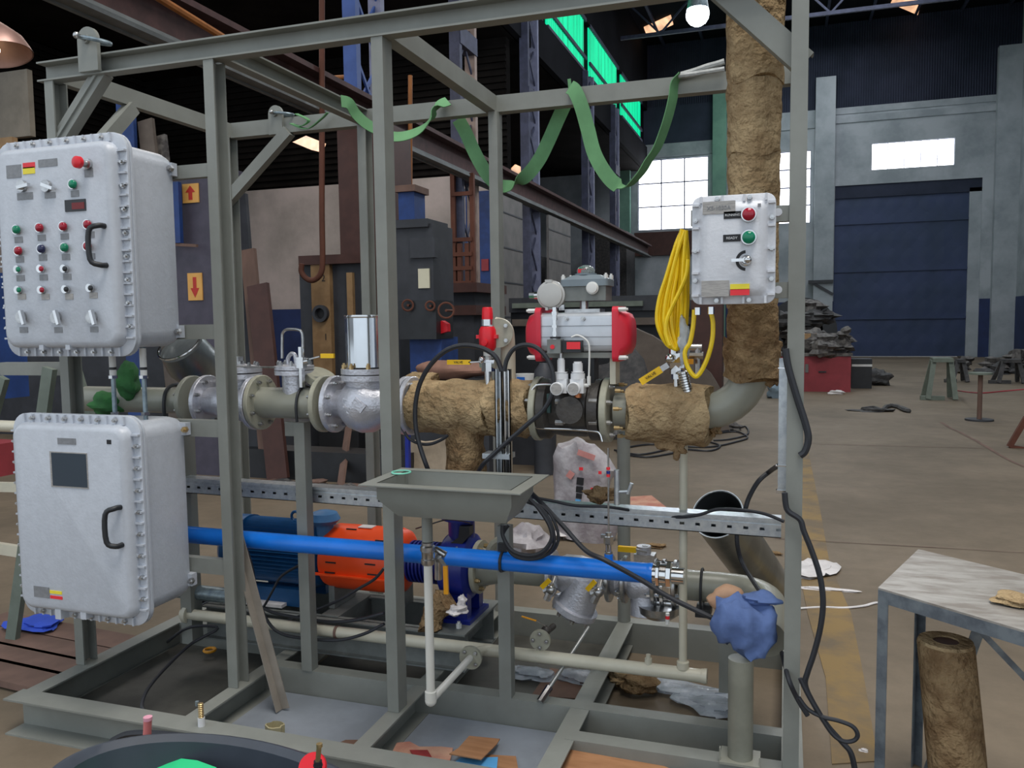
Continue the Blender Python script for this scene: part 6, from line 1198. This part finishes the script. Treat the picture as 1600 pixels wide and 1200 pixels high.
# bench / lathe bed line
Ym = 13.2
o = thing('lathe_bed', PY(900, 640, Ym), 'long dark machine bed with rails behind the actuator', 'machine')
bx(o, 795, 466, 1128, 483, Ym, .5, 'machine_dark', 'bed'); bx(o, 800, 474, 1004, 478, Ym-.1, .08, 'trestle', 'rail'); bx(o, 800, 499, 1128, 506, Ym-.1, .1, 'tarp', 'lower_rail'); bx(o, 798, 483, 1128, 580, Ym+.1, .4, 'black', 'base', 0); bx(o, 1080, 460, 1128, 560, Ym-.4, .4, 'machine_brown', 'headstock', 0)
mb = MB(); Yt_ = 12.2
mb.loft([[PY(x, y, Yt_+dz) for x, y in pts] for dz, pts in ((0, ((960, 512), (990, 508), (1020, 522), (1050, 545), (1085, 560), (1112, 580), (1135, 625), (1140, 672), (960, 678), (950, 600))), (.5, ((965, 516), (990, 512), (1020, 526), (1050, 549), (1085, 563), (1110, 585), (1130, 625), (1130, 672), (965, 677), (955, 600))))]); mb.sub(2).wave(.03, 6, 3)
o = single(mb, 'tarpaulin', 'tarp', 'brown-grey tarpaulin draped over a machine behind the yellow lever', 'tarpaulin')
single(MB().blob(PY(975, 625, 11.2), (.42, .25, .70), 8, .2), 'dark_sack', 'junk2', 'dark sack hanging right of the black valve', 'sack')
# objects right behind the valves
c = PY(852, 735, 8.4); z1 = PY(852, 566, 8.4).z; single(MB().lathe([(0, .118), (.55, .118), (z1-.22, .118), (z1-.09, .105), (z1-.01, .05)], (c.x, 8.4, 0), (0, 0, 1), 24), 'gas_cylinder', 'machine_dark', 'dark gas cylinder with rounded top behind the black valve', 'cylinder')
o = thing('paint_can', PY(820, 602, 9.0), 'white paint can with blue label behind the wrapped pipe', 'can')
c = PY(820, 603, 9.0); build(MB().cyl(c, c+V(0, 0, .14), .11, .12, n=24), 'can', 'white_plastic', o); build(MB().bb(c+V(-.055, -.124, .03), c+V(.036, -.10, .11)), 'label', mat('can_blue', (20, 100, 190), .5), o)
single(MB().box(c+V(0, .05, -c.z/2), (.6, .4, c.z-.002)), 'shelf_cabinet', 'machine_dark', 'dark cabinet carrying the paint can', 'cabinet')
c9 = PY(705, 590, 8.3); single(MB().bb((c9.x-.5, 8.1, 0), (c9.x+.5, 8.6, c9.z-.03)), 'dark_bench', 'machine_dark', 'dark low bench carrying the pinkish timber block', 'bench')
single(MB().blob(PY(708, 578, 8.3), (.42, .2, .11), 2, .12, f=2), 'timber_block', mat('timber_pink', (150, 112, 96), .8), 'rounded pinkish timber block above the wrapped pipe', 'timber')
# dark machine bases seen beneath the pipe
for i, (x0, x1, y0, Y, m, lab) in enumerate(((300, 352, 690, 8.6, 'machine_dark', 'dark block between first and second post under the bar'), (372, 470, 660, 8.6, 'machine_dark', 'dark machine base behind the second post'), (498, 560, 672, 8.8, 'black', 'dark crate right of the pipe support'), (590, 640, 640, 9.0, 'machine_dark', 'dark machine base left of the hanging sheet'))):
    a = PY(x0, y0, Y); b = PY(x1, y0, Y); single(MB().bb((a.x, Y, 0), (b.x, Y+.6, a.z)).bevel(.02, 1), 'machine_base', m, lab, 'machine base')
single(MB().sweep(sq(.09, .03), PY(545, 665, 8.0), PZ(531, 768, 0), (0, -1, 0)), 'wooden_stake', 'plank', 'pinkish wooden stake upright right of the pipe support', 'stake')
single(MB().ext([PY(x, y, 7.6) for x, y in ((632, 690), (700, 680), (722, 766), (640, 769))], (0, .03, 0)).sub(4).wave(.04, 12, 5), 'hanging_sheet', mat('sheet_beige', (176, 160, 140), .6, bump=.5, bscale=12), 'creased beige plastic sheet behind the wool drop branch', 'sheet')
single(MB().sweep(sq(.04, .04), PY(637, 670, 7.4), PZ(638, 775, 0), (0, -1, 0)), 'blue_stake', 'pump_blue', 'thin navy blue upright beside the creased sheet', 'upright')
for i in range(9): scrap(395+i*24+random.uniform(-6, 6), 762+random.uniform(-6, 8), (.10, .08, .04), ('junk', 'plank', 'junk2')[i % 3], 'scrap_piece', ('1st 2nd 3rd 4th 5th 6th 7th 8th 9th'.split()[i])+' scrap lump from the left on the floor behind the cable tray', 'scrap', 60+i, group='scrap behind the cable tray')
yb0 = PZ(500, 752, 0).y; a, b = PY(352, 700, yb0), PY(632, 700, yb0); single(MB().bb((a.x, yb0, 0), (b.x, yb0+.35, a.z)).bevel(.02, 1), 'steel_bed', 'black', 'long low black machine bed on the floor behind the cable tray', 'machine bed')
# ================================================================ far right of the hall
def scr(x0, x1, y0, y1, Y, n, seed, m1='junk', m2='junk2', lab='', cat='scrap heap'):
    o = thing('scrap_heap', PZ((x0+x1)/2, y1, 0), lab, cat); rnd = random.Random(seed)
    for k in range(n): p = PY(rnd.uniform(x0, x1), y1-(y1-y0)*rnd.random()**1.3, Y+rnd.uniform(-.5, .5)); build(MB().blob(p, (rnd.uniform(.15, .36), .25, rnd.uniform(.1, .22)), seed+k, .4, n=8), 'lump', m1 if k % 2 else m2, o)
    return o
scr(1216, 1285, 475, 592, 22.0, 26, 5, 'junk', 'junk2', 'dark scrap heap behind the red box')
scr(1262, 1318, 522, 546, 19.7, 12, 30, 'junk', 'junk', 'greyish scrap piled on top of the red box')
scr(1490, 1600, 555, 590, 26, 16, 50, 'junk2', 'junk', 'dark scrap heap along the right wall')
Yr = 19.2; o = thing('red_box', PZ(1285, 612, 0), 'dusty red steel box on the floor left of the blue door', 'box')
a, b = PY(1215, 553, Yr), PY(1329, 610, Yr); build(MB().bb((a.x, Yr, 0), (b.x, Yr+1.0, a.z)).bevel(.02, 1), 'body', 'red_box', o); build(MB().bb((a.x-.03, Yr-.03, a.z-.05), (b.x+.03, Yr+1.03, a.z+.02)), 'lid', 'junk', o); build(MB().bb(PY(1258, 569, Yr-.02), PY(1263, 582, Yr-.01)), 'label', 'sheet_panel', o)
build(MB().bb(PY(1279, 580, Yr-.03), PY(1291, 582, Yr-.01)), 'handle', 'machine_dark', o)
single(MB().box(PY(1266, 530, 19.5), (.25, .25, .25)), 'wooden_crate', 'machine_wood', 'small orange-brown crate on the red box beside the right post', 'crate')
o = thing('black_bin', PZ(1346, 607, 0), 'black bin with pale rim beside the red box', 'bin'); Yn = PZ(1346, 607, 0).y; a, b = PY(1331, 561, Yn), PY(1362, 607, Yn); build(MB().bb((a.x, Yn, 0), (b.x, Yn+.5, a.z)).bevel(.04, 1), 'body', 'black', o); build(MB().bb((a.x, Yn-.02, a.z-.17), (b.x, Yn, a.z-.12)), 'rim_band', 'white_plastic', o)
scrap(1372, 602, (.28, .2, .2), 'junk2', 'dark_sack', 'dark sack slumped right of the black bin', 'sack', 90)
for i, (x0, x1, yt, yb2, lab) in enumerate(((1450, 1493, 560, 626, 'pale wooden trestle standing on the hall floor'), (1488, 1512, 562, 598, 'smaller dark trestle behind the pale one'), (1560, 1600, 562, 600, 'dark trestle at the right edge before the wall'))):
    Yq = PZ(x1, yb2, 0).y; o = thing('saw_horse', PZ((x0+x1)/2, yb2, 0), lab, 'trestle'); m = 'trestle' if i == 0 else 'junk2'
    a, b = PY(x0+12, yt, Yq), PY(x1-4, yt, Yq); build(MB().bb((a.x-.03, Yq+.1, a.z-.08), (b.x+.03, Yq+.5, a.z)), 'top_beam', m, o)
    for sx, px in ((-1, x0), (1, x1)):
        for yy in (0, .6): q0 = V(a.x if sx < 0 else b.x, Yq+.2+yy*.3, a.z-.05); q1 = PY(px, yb2, Yq); build(MB().sweep(sq(.09, .06), q0, V(q1.x, Yq+yy, 0.02), (0, -1, 0)), 'leg', m, o)
    build(MB().bb((PY(x0+4, 0, Yq).x, Yq, .0), (PY(x1, 0, Yq).x, Yq+.1, .08)), 'foot_rail', m, o)
c = PZ(1530, 657, 0); o = thing('roller_stand', c, 'round-topped stand on a disk foot at the right of the floor', 'stand')
zt_ = PY(1532, 585, c.y).z; build(MB().cyl(c, c+V(0, 0, .025), .20, n=28), 'foot', 'machine_dark', o); build(MB().cyl(c, c+V(0, 0, zt_), .035), 'post', 'plank', o); build(MB().cyl(c+V(0, 0, zt_), c+V(0, 0, zt_+.03), .17, n=24), 'top', 'trestle', o)
a, b = PZ(1495, 618, 0), PY(1610, 609, 16); single(MB().tube([a+V(0, 0, .1), PY(1530, 614, 15.2), PY(1570, 611, 15.2), PY(1615, 607, 15.2)], .012), 'barrier_rope', 'red_box', 'dull red barrier rope strung across the right floor', 'rope')
o = thing('brown_stand', PZ(1590, 700, 0), 'brown triangular stand cut by the right picture edge', 'stand'); Yk = PZ(1590, 700, 0).y; build(MB().sweep(sq(.06, .06), PY(1577, 698, Yk), PY(1604, 652, Yk), (0, -1, 0)).sweep(sq(.05, .05), PY(1577, 698, Yk), PY(1630, 706, Yk), (0, -1, 0)), 'frame', 'rust', o)
single(MB().ext([Zf(x, y)+V(0, 0, .02) for x, y in ((1512, 634), (1545, 628), (1620, 630), (1620, 636), (1520, 638))], (0, 0, .03)), 'steel_strip', 'machine_dark', 'dark flat strip on the floor at the right edge', 'strip') if False else None
single(MB().tube([Zf(x, y)+V(0, 0, .03) for x, y in ((1348, 642), (1365, 640), (1378, 644), (1385, 638), (1400, 637), (1412, 643), (1420, 645), (1408, 640), (1392, 636))], .04, 6).blob(Zf(1365, 643), (.3, .12, .05), 3, .4), 'dark_cloth', 'junk2', 'dark tangle lying on the open floor before the blue door', 'tangle')
scrap(1307, 616, (.16, .08, .05), 'white_film', 'paper_bit', 'white scrap on the floor before the red box', 'paper', 33)
c = PY(1262, 500, 30); single(MB().lathe([(0, 1.15), (.4, 1.15), (.4, .7), (0, .7)], (c.x-.2, 30, 1.15), (0, 1, 0), 32), 'cable_drum', 'black', 'large dark drum standing right behind the right post', 'drum')
single(MB().bb(PY(1263, 438, 35.6), PY(1302, 442, 35.6)+V(0, .3, 0)).sweep(sq(.1, .1), PY(1270, 442, 35.7), PY(1302, 460, 35.7), (0, -1, 0)), 'wall_bracket', 'machine_dark', 'dark bracket shelf on the far wall left of the blue door', 'bracket')
scrap(1208, 622, (.12, .1, .2), mat('pale_blue', (130, 150, 165), .5), 'water_cans', 'pale blue cans on the floor beside the right strut', 'can', 40)
